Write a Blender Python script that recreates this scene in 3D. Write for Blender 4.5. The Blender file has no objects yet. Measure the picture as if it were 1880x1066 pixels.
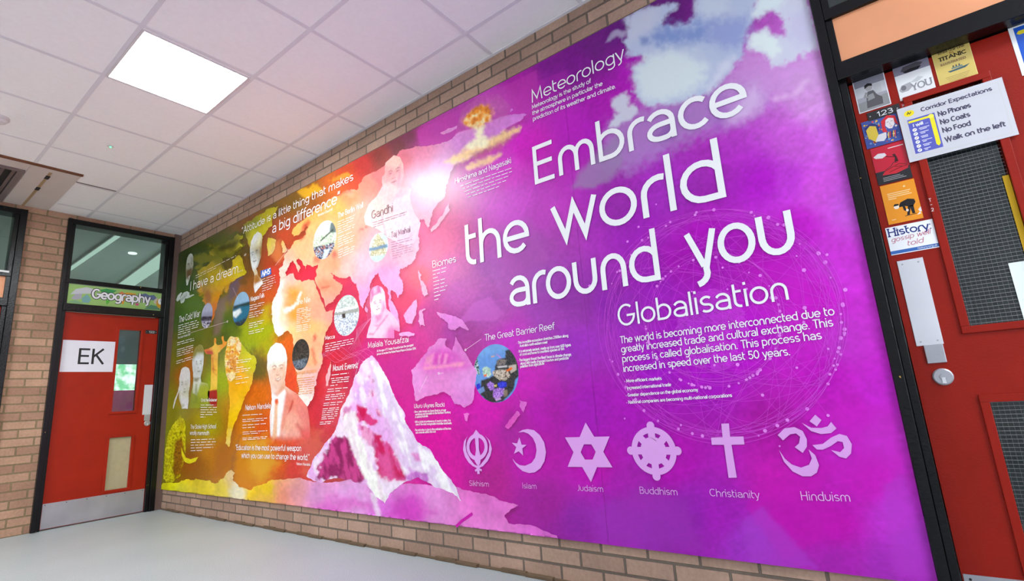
import bpy, bmesh, math, random
import numpy as np
from mathutils import Matrix, Vector
from mathutils.geometry import delaunay_2d_cdt

random.seed(7)
SC = bpy.context.scene
COL = SC.collection

# ------------------------------------------------------------------ camera
CAM = np.array([6.30984045, -2.23157226, 0.86984813])
EUL = (1.7822353220430351, 0.06645389008770841, 0.6448213717163694)
FPX = 926.248
cd = bpy.data.cameras.new('camera'); cam = bpy.data.objects.new('camera', cd); COL.objects.link(cam)
cam.location = CAM.tolist(); cam.rotation_euler = EUL
cd.sensor_fit = 'HORIZONTAL'; cd.sensor_width = 36.0; cd.lens = FPX / 1880 * 36.0
cd.clip_start = 0.02; cd.clip_end = 100
SC.camera = cam

# ------------------------------------------------------------------ world, exposure, lights
H = 2.967
w = bpy.data.worlds.new('world'); SC.world = w; w.use_nodes = True
w.node_tree.nodes['Background'].inputs[0].default_value = (.75, .85, 1, 1)
w.node_tree.nodes['Background'].inputs[1].default_value = 1.0
vs = SC.view_settings
vs.view_transform = 'Standard'; vs.look = 'None'; vs.exposure = 1.52; vs.gamma = 1.0; vs.use_curve_mapping = False
PANEL_STRENGTH = 24.0
def area(name, loc, rot, sx, sy, power, col):
    l = bpy.data.lights.new(name, 'AREA'); l.shape = 'RECTANGLE'; l.size = sx; l.size_y = sy
    l.energy = power; l.color = col
    o = bpy.data.objects.new(name, l); COL.objects.link(o); o.location = loc; o.rotation_euler = rot
    return o
# unseen fill lamp, added with its window behind the camera to brighten the corridor
area('window_fill', (9.1, -2.6, 1.7), (math.radians(90), 0, math.radians(90)), 3.6, 1.9, 16, (.90, .95, 1.0))

# ------------------------------------------------------------------ photo geometry -> wall planes
def _rot(e):
    return np.array(Matrix.Rotation(e[2], 3, 'Z') @ Matrix.Rotation(e[1], 3, 'Y') @ Matrix.Rotation(e[0], 3, 'X'))
MR = _rot(EUL)
def rays(u, v):
    u = np.asarray(u, float); v = np.asarray(v, float)
    d = np.stack([(u - 940) / FPX, -(v - 533) / FPX, -np.ones_like(u)], -1)
    return d @ MR.T
def onplane(u, v, ax, val):
    d = rays(u, v); t = (val - CAM[ax]) / d[..., ax]
    return CAM + d * t[..., None]
def pix(P):
    q = (np.asarray(P, float) - CAM) @ MR
    return 940 + FPX * q[..., 0] / -q[..., 2], 533 - FPX * q[..., 1] / -q[..., 2]
YM = -0.012                                   # front face of the mural board
def wallpt(u, v): 
    p = onplane(u, v, 1, YM); return p[..., 0], p[..., 2]

# ------------------------------------------------------------------ colour, noise
def lin(c):
    c = np.asarray(c, float) / 255.0
    return np.where(c <= .04045, c / 12.92, ((c + .055) / 1.055) ** 2.4)
def s2l(r, g, b, k=1.0):
    return tuple(np.clip(lin((r, g, b)) * k, 0, .92)) + (1.0,)
def _hash(ix, iy, seed):
    n = (ix.astype(np.int64) * 374761393 + iy.astype(np.int64) * 668265263 + seed * 1442695041) & 0x7fffffff
    n = ((n ^ (n >> 13)) * 1274126177) & 0x7fffffff
    n = n ^ (n >> 16)
    return (n & 0xffff) / 65535.0
def vnoise(x, y, seed=0):
    ix = np.floor(x); iy = np.floor(y); fx = x - ix; fy = y - iy
    fx = fx * fx * (3 - 2 * fx); fy = fy * fy * (3 - 2 * fy)
    ix = ix.astype(np.int64); iy = iy.astype(np.int64)
    a = _hash(ix, iy, seed); b = _hash(ix + 1, iy, seed); c = _hash(ix, iy + 1, seed); d = _hash(ix + 1, iy + 1, seed)
    return (a * (1 - fx) + b * fx) * (1 - fy) + (c * (1 - fx) + d * fx) * fy
def fbm(x, y, f=1.0, octv=4, seed=0):
    s = 0; a = .5; t = 0
    for k in range(octv):
        s = s + a * vnoise(x * f, y * f, seed + k * 17); t += a; a *= .5; f *= 2.03
    return s / t                                     # 0..1, mean .5
def sdf(u, v, poly):
    """signed distance (positive inside) of the points to a polygon"""
    P = np.asarray(poly, float); N = len(P)
    d2 = np.full(u.shape, 1e18); ins = np.zeros(u.shape, bool)
    for i in range(N):
        ax, ay = P[i]; bx, by = P[(i + 1) % N]
        ex, ey = bx - ax, by - ay; l2 = ex * ex + ey * ey + 1e-12
        t = np.clip(((u - ax) * ex + (v - ay) * ey) / l2, 0, 1)
        d2 = np.minimum(d2, (u - ax - t * ex) ** 2 + (v - ay - t * ey) ** 2)
        if ay != by:
            c = ((ay > v) != (by > v)) & (u < (bx - ax) * (v - ay) / (by - ay) + ax)
            ins ^= c
    d = np.sqrt(d2)
    return np.where(ins, d, -d)
def smooth(x, a, b):
    t = np.clip((x - a) / (b - a + 1e-9), 0, 1); return t * t * (3 - 2 * t)
def cpaint(pts, p=3.0):
    """smooth colour field through (u, v, r, g, b) control colours of the print"""
    A = np.array([q[:2] for q in pts], float); Cc = lin(np.array([q[2:5] for q in pts], float))
    def f(u, v):
        num = np.zeros(u.shape + (3,)); den = np.zeros(u.shape)
        for (a, b), c in zip(A, Cc):
            wgt = 1.0 / (((u - a) ** 2 + (v - b) ** 2) + 60.0) ** (p / 2)
            num += wgt[..., None] * c; den += wgt
        return num / den[..., None]
    return f
def flat(r, g, b):
    c = lin((r, g, b)); return lambda u, v: np.broadcast_to(c, u.shape + (3,)).copy()
def over(u, v, col, layers):
    """lay soft-edged printed shapes over a colour field. layer = (poly, rgb or fn, softness, alpha, edge noise px[, seed])"""
    for L in layers:
        poly, c, soft, al, rough = L[:5]
        P = np.asarray(poly, float); m = soft + rough + 2
        box = (u > P[:, 0].min() - m) & (u < P[:, 0].max() + m) & (v > P[:, 1].min() - m) & (v < P[:, 1].max() + m)
        if not box.any(): continue
        uu, vv = u[box], v[box]
        d = sdf(uu, vv, P)
        if rough: d = d + (fbm(uu, vv, .12, 4, L[5] if len(L) > 5 else 3) - .5) * 2 * rough
        a = smooth(d, -soft, soft + .01) * al
        cc = c(uu, vv) if callable(c) else lin(c)
        if isinstance(c, tuple) and len(c) == 4: cc = col[box] * (np.array(c[:3]) / 255 * c[3])
        col[box] = col[box] * (1 - a[:, None]) + cc * a[:, None]
    return col
def ell(cx, cy, rx, ry, n=16, rot=0.0):
    r = math.radians(rot); out = []
    for k in range(n):
        a = 2 * math.pi * k / n; x = rx * math.cos(a); y = ry * math.sin(a)
        out.append((cx + x * math.cos(r) - y * math.sin(r), cy + x * math.sin(r) + y * math.cos(r)))
    return out
def crop(ox, oy, s, pts):
    return [(ox + a / s, oy + b / s) for a, b in pts]

# ------------------------------------------------------------------ objects, materials
def tag(o, label=None, cat=None, group=None, kind=None):
    if label: o['label'] = label
    if cat: o['category'] = cat
    if group: o['group'] = group
    if kind: o['kind'] = kind
    return o
def empty(name, loc=(0, 0, 0), rz=0.0):
    o = bpy.data.objects.new(name, None); COL.objects.link(o); o.location = loc; o.rotation_euler = (0, 0, rz)
    o.empty_display_size = .1
    return o
def link(name, me, m, parent=None):
    o = bpy.data.objects.new(name, me); COL.objects.link(o)
    if m: me.materials.append(m)
    if parent: o.parent = parent
    return o
ALB = 0.86
def mesh_np(name, verts, faces, cols=None, m=None, parent=None):
    me = bpy.data.meshes.new(name)
    verts = np.asarray(verts, np.float32)
    faces = np.asarray(faces, np.int32); k = faces.shape[1]
    me.vertices.add(len(verts)); me.vertices.foreach_set('co', verts.ravel())
    me.loops.add(faces.size); me.loops.foreach_set('vertex_index', faces.ravel())
    me.polygons.add(len(faces)); me.polygons.foreach_set('loop_start', np.arange(0, faces.size, k, dtype=np.int32))
    me.update(calc_edges=True); me.validate()
    if cols is not None:
        at = me.color_attributes.new('ink', 'FLOAT_COLOR', 'POINT')
        c = np.ones((len(verts), 4), np.float32); c[:, :3] = np.clip(np.asarray(cols) * ALB, .003, .9)
        at.data.foreach_set('color', c.ravel())
    return link(name, me, m, parent)

def nodes(name):
    m = bpy.data.materials.new(name); m.use_nodes = True; nt = m.node_tree
    return m, nt, nt.nodes['Principled BSDF']
def inp(b, **kw):
    for k, v in kw.items(): b.inputs[k.replace('_', ' ')].default_value = v
def paint_mat(name, rgb, rough=.5, var=.06, scale=9.0, bump=0.0, bscale=120.0, metal=0.0, spec=.5, k=1.0):
    """painted or plain surface with a little mottling"""
    m, nt, b = nodes(name); N = nt.nodes; L = nt.links
    tc = N.new('ShaderNodeTexCoord'); nz = N.new('ShaderNodeTexNoise'); nz.inputs['Scale'].default_value = scale; nz.inputs['Detail'].default_value = 5
    L.new(tc.outputs['Object'], nz.inputs['Vector'])
    mr = N.new('ShaderNodeMapRange'); mr.inputs['To Min'].default_value = 1 - var; mr.inputs['To Max'].default_value = 1 + var
    mr.inputs['From Min'].default_value = .25; mr.inputs['From Max'].default_value = .75
    L.new(nz.outputs['Fac'], mr.inputs['Value'])
    mx = N.new('ShaderNodeVectorMath'); mx.operation = 'SCALE'; mx.inputs[0].default_value = s2l(*rgb, k)[:3]
    L.new(mr.outputs['Result'], mx.inputs['Scale']); L.new(mx.outputs['Vector'], b.inputs['Base Color'])
    inp(b, Roughness=rough, Metallic=metal, Specular_IOR_Level=spec)
    if bump:
        n2 = N.new('ShaderNodeTexNoise'); n2.inputs['Scale'].default_value = bscale; n2.inputs['Detail'].default_value = 3
        L.new(tc.outputs['Object'], n2.inputs['Vector'])
        bp = N.new('ShaderNodeBump'); bp.inputs['Strength'].default_value = bump; bp.inputs['Distance'].default_value = .002
        L.new(n2.outputs['Fac'], bp.inputs['Height']); L.new(bp.outputs['Normal'], b.inputs['Normal'])
    return m
def add_chips(m, rgb, scale=26, thr=.70):
    """small spots where the paint has chipped to bare wood"""
    nt = m.node_tree; b = nt.nodes['Principled BSDF']; src = b.inputs['Base Color'].links[0].from_socket
    tc = nt.nodes.new('ShaderNodeTexCoord'); nz = nt.nodes.new('ShaderNodeTexNoise'); nz.inputs['Scale'].default_value = scale; nz.inputs['Detail'].default_value = 3
    nt.links.new(tc.outputs['Object'], nz.inputs['Vector'])
    mr = nt.nodes.new('ShaderNodeMapRange'); mr.inputs['From Min'].default_value = thr; mr.inputs['From Max'].default_value = thr + .01; nt.links.new(nz.outputs['Fac'], mr.inputs['Value'])
    mx = nt.nodes.new('ShaderNodeMix'); mx.data_type = 'RGBA'; nt.links.new(mr.outputs[0], mx.inputs['Factor']); nt.links.new(src, mx.inputs['A']); mx.inputs['B'].default_value = s2l(*rgb)
    nt.links.new(mx.outputs['Result'], b.inputs['Base Color'])
def ink_mat(name, rough=.3, spec=.5, bump=0.0, coat=0.0):
    m, nt, b = nodes(name); a = nt.nodes.new('ShaderNodeAttribute'); a.attribute_name = 'ink'
    nt.links.new(a.outputs['Color'], b.inputs['Base Color']); inp(b, Roughness=rough, Specular_IOR_Level=spec, Coat_Weight=coat, Coat_Roughness=.13)
    if bump:
        tc = nt.nodes.new('ShaderNodeTexCoord'); n2 = nt.nodes.new('ShaderNodeTexNoise'); n2.inputs['Scale'].default_value = 7
        nt.links.new(tc.outputs['Object'], n2.inputs['Vector'])
        bp = nt.nodes.new('ShaderNodeBump'); bp.inputs['Strength'].default_value = bump; bp.inputs['Distance'].default_value = .01
        nt.links.new(n2.outputs['Fac'], bp.inputs['Height']); nt.links.new(bp.outputs['Normal'], b.inputs['Normal'])
    return m
def brick_mat(name, axis, c1, c2, mort, k=1.0, ox=0.0):
    m, nt, b = nodes(name); N = nt.nodes; L = nt.links
    tc = N.new('ShaderNodeTexCoord'); sp = N.new('ShaderNodeSeparateXYZ'); cb = N.new('ShaderNodeCombineXYZ')
    L.new(tc.outputs['Object'], sp.inputs[0])
    ad = N.new('ShaderNodeMath'); ad.operation = 'ADD'; ad.inputs[1].default_value = 20.0 + ox
    L.new(sp.outputs[axis], ad.inputs[0]); L.new(ad.outputs[0], cb.inputs['X']); L.new(sp.outputs['Z'], cb.inputs['Y'])
    br = N.new('ShaderNodeTexBrick'); L.new(cb.outputs[0], br.inputs['Vector'])
    inp(br, Color1=s2l(*c1, k), Color2=s2l(*c2, k), Mortar=s2l(*mort, k), Scale=1.0, Mortar_Size=.0065, Mortar_Smooth=.2, Bias=0.0, Brick_Width=.225, Row_Height=.0745)
    nz = N.new('ShaderNodeTexNoise'); nz.inputs['Scale'].default_value = 55; nz.inputs['Detail'].default_value = 6
    L.new(tc.outputs['Object'], nz.inputs['Vector'])
    nb = N.new('ShaderNodeTexNoise'); nb.inputs['Scale'].default_value = 4; nb.inputs['Detail'].default_value = 2
    L.new(tc.outputs['Object'], nb.inputs['Vector'])
    sm = N.new('ShaderNodeMath'); sm.operation = 'ADD'; L.new(nz.outputs['Fac'], sm.inputs[0]); L.new(nb.outputs['Fac'], sm.inputs[1])
    mr = N.new('ShaderNodeMapRange'); mr.inputs['From Min'].default_value = .6; mr.inputs['From Max'].default_value = 1.4
    mr.inputs['To Min'].default_value = .78; mr.inputs['To Max'].default_value = 1.22; L.new(sm.outputs[0], mr.inputs['Value'])
    mx = N.new('ShaderNodeVectorMath'); mx.operation = 'SCALE'; L.new(br.outputs['Color'], mx.inputs[0]); L.new(mr.outputs[0], mx.inputs['Scale'])
    L.new(mx.outputs[0], b.inputs['Base Color']); inp(b, Roughness=.8, Specular_IOR_Level=.3)
    iv = N.new('ShaderNodeMath'); iv.operation = 'MULTIPLY_ADD'; iv.inputs[1].default_value = -1.0; L.new(br.outputs['Fac'], iv.inputs[0])
    n3 = N.new('ShaderNodeMath'); n3.operation = 'MULTIPLY'; n3.inputs[1].default_value = .25; L.new(nz.outputs['Fac'], n3.inputs[0]); L.new(n3.outputs[0], iv.inputs[2])
    bp = N.new('ShaderNodeBump'); bp.inputs['Strength'].default_value = .9; bp.inputs['Distance'].default_value = .009
    L.new(iv.outputs[0], bp.inputs['Height']); L.new(bp.outputs['Normal'], b.inputs['Normal'])
    return m
def emit_mat(name, rgb, s):
    m = bpy.data.materials.new(name); m.use_nodes = True; nt = m.node_tree; nt.nodes.remove(nt.nodes['Principled BSDF'])
    e = nt.nodes.new('ShaderNodeEmission'); e.inputs[0].default_value = s2l(*rgb); e.inputs[1].default_value = s
    nt.links.new(e.outputs[0], nt.nodes['Material Output'].inputs[0]); return m
def glass_mat(name, tint=(.8, .92, .88), wire=False, rough=0.0):
    """thin pane: see-through with a clear reflection; optional embedded wire grid"""
    m = bpy.data.materials.new(name); m.use_nodes = True; nt = m.node_tree; N = nt.nodes; L = nt.links
    N.remove(N['Principled BSDF'])
    tr = N.new('ShaderNodeBsdfTransparent'); tr.inputs[0].default_value = (*tint, 1)
    gl = N.new('ShaderNodeBsdfGlossy'); gl.inputs['Roughness'].default_value = .03
    fr = N.new('ShaderNodeFresnel'); fr.inputs['IOR'].default_value = 1.5
    mx = N.new('ShaderNodeMixShader'); L.new(fr.outputs[0], mx.inputs[0]); L.new(tr.outputs[0], mx.inputs[1]); L.new(gl.outputs[0], mx.inputs[2])
    out = mx
    L.new(out.outputs[0], N['Material Output'].inputs[0]); return m

def bm_box(bm, a, b, bev=0.0):
    a = Vector(a); b = Vector(b)
    r = bmesh.ops.create_cube(bm, size=1.0); c = (a + b) / 2; s = b - a
    for q in r['verts']: q.co = Vector((q.co.x * s.x, q.co.y * s.y, q.co.z * s.z)) + c
    if bev:
        es = {e for q in r['verts'] for e in q.link_edges}
        bmesh.ops.bevel(bm, geom=list(es), offset=bev, segments=2, affect='EDGES', profile=.6)
def boxes(name, lst, m, parent=None, bev=0.0):
    bm = bmesh.new()
    for a, b in lst: bm_box(bm, a, b, bev)
    bmesh.ops.recalc_face_normals(bm, faces=bm.faces)
    me = bpy.data.meshes.new(name); bm.to_mesh(me); bm.free()
    return link(name, me, m, parent)
def lathe(name, prof, m, parent=None, n=28, axis='Y', loc=(0, 0, 0)):
    """prof = [(radius, along axis)]"""
    bm = bmesh.new(); rings = []
    for r, h in prof:
        ring = []
        for k in range(n):
            a = 2 * math.pi * k / n; x, y = r * math.cos(a), r * math.sin(a)
            p = (x, h, y) if axis == 'Y' else (x, y, h)
            ring.append(bm.verts.new(Vector(p) + Vector(loc)))
        rings.append(ring)
    for A, B in zip(rings, rings[1:]):
        for k in range(n): bm.faces.new((A[k], A[(k + 1) % n], B[(k + 1) % n], B[k]))
    bm.faces.new(rings[0]); bm.faces.new(rings[-1])
    bmesh.ops.recalc_face_normals(bm, faces=bm.faces)
    me = bpy.data.meshes.new(name); bm.to_mesh(me); bm.free()
    return link(name, me, m, parent)

# ------------------------------------------------------------------ single-stroke alphabet (cap height 1, x-height .7)
def A(cx, cy, rx, ry, a0, a1, n=None):
    n = n or max(4, int(abs(a1 - a0) / 18))
    return [(cx + rx * math.cos(math.radians(a0 + (a1 - a0) * k / n)), cy + ry * math.sin(math.radians(a0 + (a1 - a0) * k / n))) for k in range(n + 1)]
G = {
 ' ': (.34, []),
 'a': (.68, [A(.34, .41, .25, .24, 150, 0) + [(.59, 0)], [(.59, .37), (.36, .37)] + A(.33, .21, .23, .16, 90, 270) + [(.42, .05)] + A(.42, .21, .17, .16, -90, 0)]),
 'b': (.70, [[(.1, 1), (.1, .05), (.3, .05)] + A(.34, .35, .28, .30, -90, 150)]),
 'c': (.62, [A(.36, .35, .28, .30, 45, 315)]),
 'd': (.70, [[(.6, 1), (.6, .05), (.4, .05)] + A(.36, .35, .28, .30, -90, -330)]),
 'e': (.68, [[(.08, .34), (.63, .34)] + A(.35, .36, .28, .29, 0, 180) + A(.35, .34, .28, .29, 180, 318)]),
 'f': (.42, [A(.38, .76, .2, .19, 80, 180) + [(.18, 0)], [(.04, .65), (.4, .65)]]),
 'g': (.70, [A(.36, .35, .27, .30, 20, 340), [(.61, .7), (.61, -.08)] + A(.36, -.08, .25, .19, 0, -140)]),
 'h': (.68, [[(.1, 1), (.1, 0)], A(.34, .38, .24, .27, 180, 0) + [(.58, 0)]]),
 'i': (.22, [[(.11, .7), (.11, 0)], [(.11, .86), (.11, .97)]]),
 'j': (.26, [[(.16, .7), (.16, -.12)] + A(.02, -.12, .14, .15, 0, -80), [(.16, .86), (.16, .97)]]),
 'k': (.56, [[(.1, 1), (.1, 0)], [(.5, .7), (.12, .33)], [(.24, .44), (.54, 0)]]),
 'l': (.22, [[(.11, 1), (.11, 0)]]),
 'm': (1.02, [[(.1, 0)] + A(.31, .4, .21, .25, 180, 0) + [(.52, 0)], A(.72, .4, .2, .25, 180, 0) + [(.92, 0)]]),
 'n': (.68, [[(.1, 0)] + A(.34, .38, .24, .27, 180, 0) + [(.58, 0)]]),
 'o': (.70, [A(.35, .35, .28, .30, 0, 360, 24)]),
 'p': (.70, [[(.1, -.3), (.1, .65), (.3, .65)] + A(.34, .35, .28, .30, 90, -150)]),
 'q': (.70, [[(.6, -.3), (.6, .65), (.4, .65)] + A(.36, .35, .28, .30, 90, 330)]),
 'r': (.42, [[(.1, 0)] + A(.36, .38, .26, .27, 180, 70)]),
 's': (.58, [A(.3, .495, .2, .155, 35, 270) + A(.3, .195, .21, .145, 90, -145)]),
 't': (.42, [[(.12, .95)] + A(.32, .25, .2, .2, 180, 280), [(.12, .65), (.38, .65)]]),
 'u': (.68, [[(.1, .7)] + A(.34, .3, .24, .25, 180, 360) + [(.58, .7)]]),
 'v': (.58, [[(.05, .7), (.29, .03), (.53, .7)]]),
 'w': (.92, [[(.05, .7), (.27, .04), (.46, .64), (.65, .04), (.87, .7)]]),
 'x': (.56, [[(.06, .7), (.5, 0)], [(.5, .7), (.06, 0)]]),
 'y': (.60, [[(.05, .7), (.31, .06)], [(.56, .7), (.34, .02)] + A(.1, -.05, .25, .2, -5, -80)]),
 'z': (.56, [[(.06, .65), (.48, .65), (.06, .05), (.52, .05)]]),
 'A': (.80, [[(.05, 0), (.38, .97), (.74, 0)], [(.17, .33), (.62, .33)]]),
 'B': (.72, [[(.1, .05), (.1, .95), (.36, .95)] + A(.38, .74, .2, .21, 90, -90) + [(.1, .53)], [(.36, .53)] + A(.4, .29, .23, .24, 90, -90) + [(.1, .05)]]),
 'C': (.80, [A(.44, .5, .36, .45, 48, 312)]),
 'D': (.82, [[(.1, .05), (.1, .95), (.32, .95)] + A(.34, .5, .38, .45, 90, -90) + [(.1, .05)]]),
 'E': (.68, [[(.6, .95), (.1, .95), (.1, .05), (.6, .05)], [(.1, .52), (.57, .52)]]),
 'F': (.62, [[(.57, .95), (.1, .95), (.1, 0)], [(.1, .52), (.52, .52)]]),
 'G': (.86, [A(.43, .5, .36, .45, 48, 342) + [(.79, .47), (.45, .47)]]),
 'H': (.80, [[(.1, 1), (.1, 0)], [(.68, 1), (.68, 0)], [(.1, .52), (.68, .52)]]),
 'I': (.24, [[(.12, 1), (.12, 0)]]),
 'J': (.46, [[(.36, 1), (.36, .28)] + A(.16, .28, .2, .23, 0, -110)]),
 'K': (.70, [[(.1, 1), (.1, 0)], [(.62, 1), (.12, .48)], [(.26, .6), (.66, 0)]]),
 'L': (.58, [[(.1, 1), (.1, .05), (.55, .05)]]),
 'M': (.98, [[(.1, 0), (.16, .96), (.48, .2), (.8, .96), (.87, 0)]]),
 'N': (.82, [[(.1, 0), (.1, .96), (.7, .04), (.7, 1)]]),
 'O': (.90, [A(.45, .5, .37, .45, 0, 360, 28)]),
 'P': (.68, [[(.1, 0), (.1, .95), (.36, .95)] + A(.38, .71, .23, .24, 90, -90) + [(.1, .47)]]),
 'Q': (.90, [A(.45, .5, .37, .45, 0, 360, 28), [(.55, .25), (.85, -.05)]]),
 'R': (.72, [[(.1, 0), (.1, .95), (.36, .95)] + A(.38, .71, .23, .24, 90, -90) + [(.1, .47)], [(.36, .47), (.64, 0)]]),
 'S': (.68, [A(.35, .72, .25, .23, 30, 270) + A(.34, .27, .27, .22, 90, -145)]),
 'T': (.64, [[(.03, .95), (.63, .95)], [(.33, .95), (.33, 0)]]),
 'U': (.80, [[(.1, 1)] + A(.39, .34, .29, .29, 180, 360) + [(.68, 1)]]),
 'V': (.74, [[(.05, 1), (.37, .03), (.69, 1)]]),
 'W': (1.06, [[(.05, 1), (.3, .04), (.52, .9), (.75, .04), (1.0, 1)]]),
 'X': (.7, [[(.06, 1), (.64, 0)], [(.64, 1), (.06, 0)]]),
 'Y': (.68, [[(.03, 1), (.34, .48), (.65, 1)], [(.34, .48), (.34, 0)]]),
 'Z': (.68, [[(.06, .95), (.6, .95), (.06, .05), (.63, .05)]]),
 '0': (.70, [A(.35, .5, .27, .45, 0, 360, 24)]),
 '1': (.46, [[(.08, .76), (.3, .96), (.3, 0)]]),
 '2': (.66, [A(.33, .68, .25, .27, 165, -35) + [(.08, .05), (.6, .05)]]),
 '3': (.66, [A(.31, .73, .23, .22, 150, -90) + A(.31, .28, .26, .23, 90, -150)]),
 '4': (.70, [[(.48, 0), (.48, .95), (.05, .28), (.66, .28)]]),
 '5': (.66, [[(.55, .95), (.16, .95), (.12, .55)] + A(.31, .32, .26, .27, 120, -145)]),
 '6': (.68, [A(.34, .3, .25, .25, 0, 360, 20), A(.52, .32, .43, .63, 180, 105)]),
 '7': (.62, [[(.05, .95), (.56, .95), (.2, 0)]]),
 '8': (.68, [A(.34, .73, .22, .22, 0, 360, 18), A(.34, .28, .26, .24, 0, 360, 20)]),
 '9': (.68, [A(.34, .68, .25, .26, 0, 360, 20), A(.16, .66, .43, .63, 0, -75)]),
 '.': (.24, [[(.1, 0), (.1, .11)]]), ',': (.24, [[(.13, .1), (.07, -.14)]]), ':': (.24, [[(.1, 0), (.1, .11)], [(.1, .55), (.1, .66)]]),
 '-': (.44, [[(.06, .36), (.38, .36)]]), "'": (.2, [[(.12, 1), (.08, .76)]]),
 '\u201c': (.36, [[(.06, .74), (.12, 1)], [(.2, .74), (.26, 1)]]), '\u201d': (.36, [[(.14, 1), (.08, .74)], [(.28, 1), (.22, .74)]]),
 '(': (.34, [A(.4, .42, .28, .6, 130, 230)]), ')': (.34, [A(-.06, .42, .28, .6, 50, -50)]),
 '*': (.34, [[(.05, .36), (.23, .36)]]),
}
def ribbon(V, F, pts, w, closed=False):
    """flat ribbon of width w along 2-D points"""
    P = np.asarray(pts, float)
    if len(P) < 2: return
    keep = [0] + [i for i in range(1, len(P)) if np.hypot(*(P[i] - P[i - 1])) > 1e-7]
    P = P[keep]
    if closed and np.hypot(*(P[0] - P[-1])) < 1e-7: P = P[:-1]
    n = len(P)
    if n < 2: return
    d = np.roll(P, -1, 0) - P
    if not closed: d[-1] = d[-2]
    d /= np.hypot(d[:, 0], d[:, 1])[:, None] + 1e-12
    pd = np.roll(d, 1, 0)
    if not closed: pd[0] = d[0]
    t = d + pd; L = np.hypot(t[:, 0], t[:, 1]); bad = L < 1e-4; t[bad] = d[bad]; L[bad] = 1; t /= L[:, None]
    nr = np.stack([-t[:, 1], t[:, 0]], 1)
    cs = np.clip((nr * np.stack([-d[:, 1], d[:, 0]], 1)).sum(1), .3, 1)
    off = nr * (w / 2 / cs)[:, None]
    global _RB
    _RB = (_RB + 1) % 9
    o = _RB * 2.4e-5 + 1.8e-5 * np.arange(n) / n          # strokes that cross never share a plane
    b = len(V); V.extend([(*p, q) for p, q in zip((P + off).tolist(), o)]); V.extend([(*p, q) for p, q in zip((P - off).tolist(), o)])
    for i in range(n if closed else n - 1):
        j = (i + 1) % n; F.append((b + i, b + n + i, b + n + j)); F.append((b + i, b + n + j, b + j))
_RB = 0
def word_width(s): return sum(G.get(c, G['-'])[0] for c in s)
def strokes_text(V, F, s, org, ex, ey, h, wid, lw, shear=0.0, slab=False):
    """write s from org along unit vector ex over the width wid, cap height h"""
    sx = wid / max(word_width(s), 1e-6); x = 0
    for c in s:
        adv, st = G.get(c, G['-'])
        st = list(st)
        if slab:
            for p in list(st):
                for e, q in ((p[0], p[1]), (p[-1], p[-2])):
                    if abs(e[0] - q[0]) < .02 and abs(e[1] - q[1]) > .3: st.append([(e[0] - .13, e[1]), (e[0] + .13, e[1])])
        for p in st:
            cl = len(p) > 8 and abs(p[0][0] - p[-1][0]) + abs(p[0][1] - p[-1][1]) < 1e-6
            q = [(org[0] + ex[0] * (x + a + shear * b) * sx + ey[0] * b * h, org[1] + ex[1] * (x + a + shear * b) * sx + ey[1] * b * h) for a, b in p]
            ribbon(V, F, q, lw * h, cl)
        x += adv
# ------------------------------------------------------------------ the mural
LAY = 0.0003
INK = ink_mat('printed_vinyl', rough=.29, spec=.2, bump=.05)
mural = empty('mural', (0.0, 0.0, 0.0))
tag(mural, 'huge yellow to purple printed mural of a world map covering the brick wall', 'mural')
MX1, MZ0, MZ1 = 6.3, .195, 2.747
boxes('backing_board', [((.012, YM + .001, MZ0), (MX1, 0, MZ1))], paint_mat('board_edge', (120, 30, 110), .5), mural)

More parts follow.
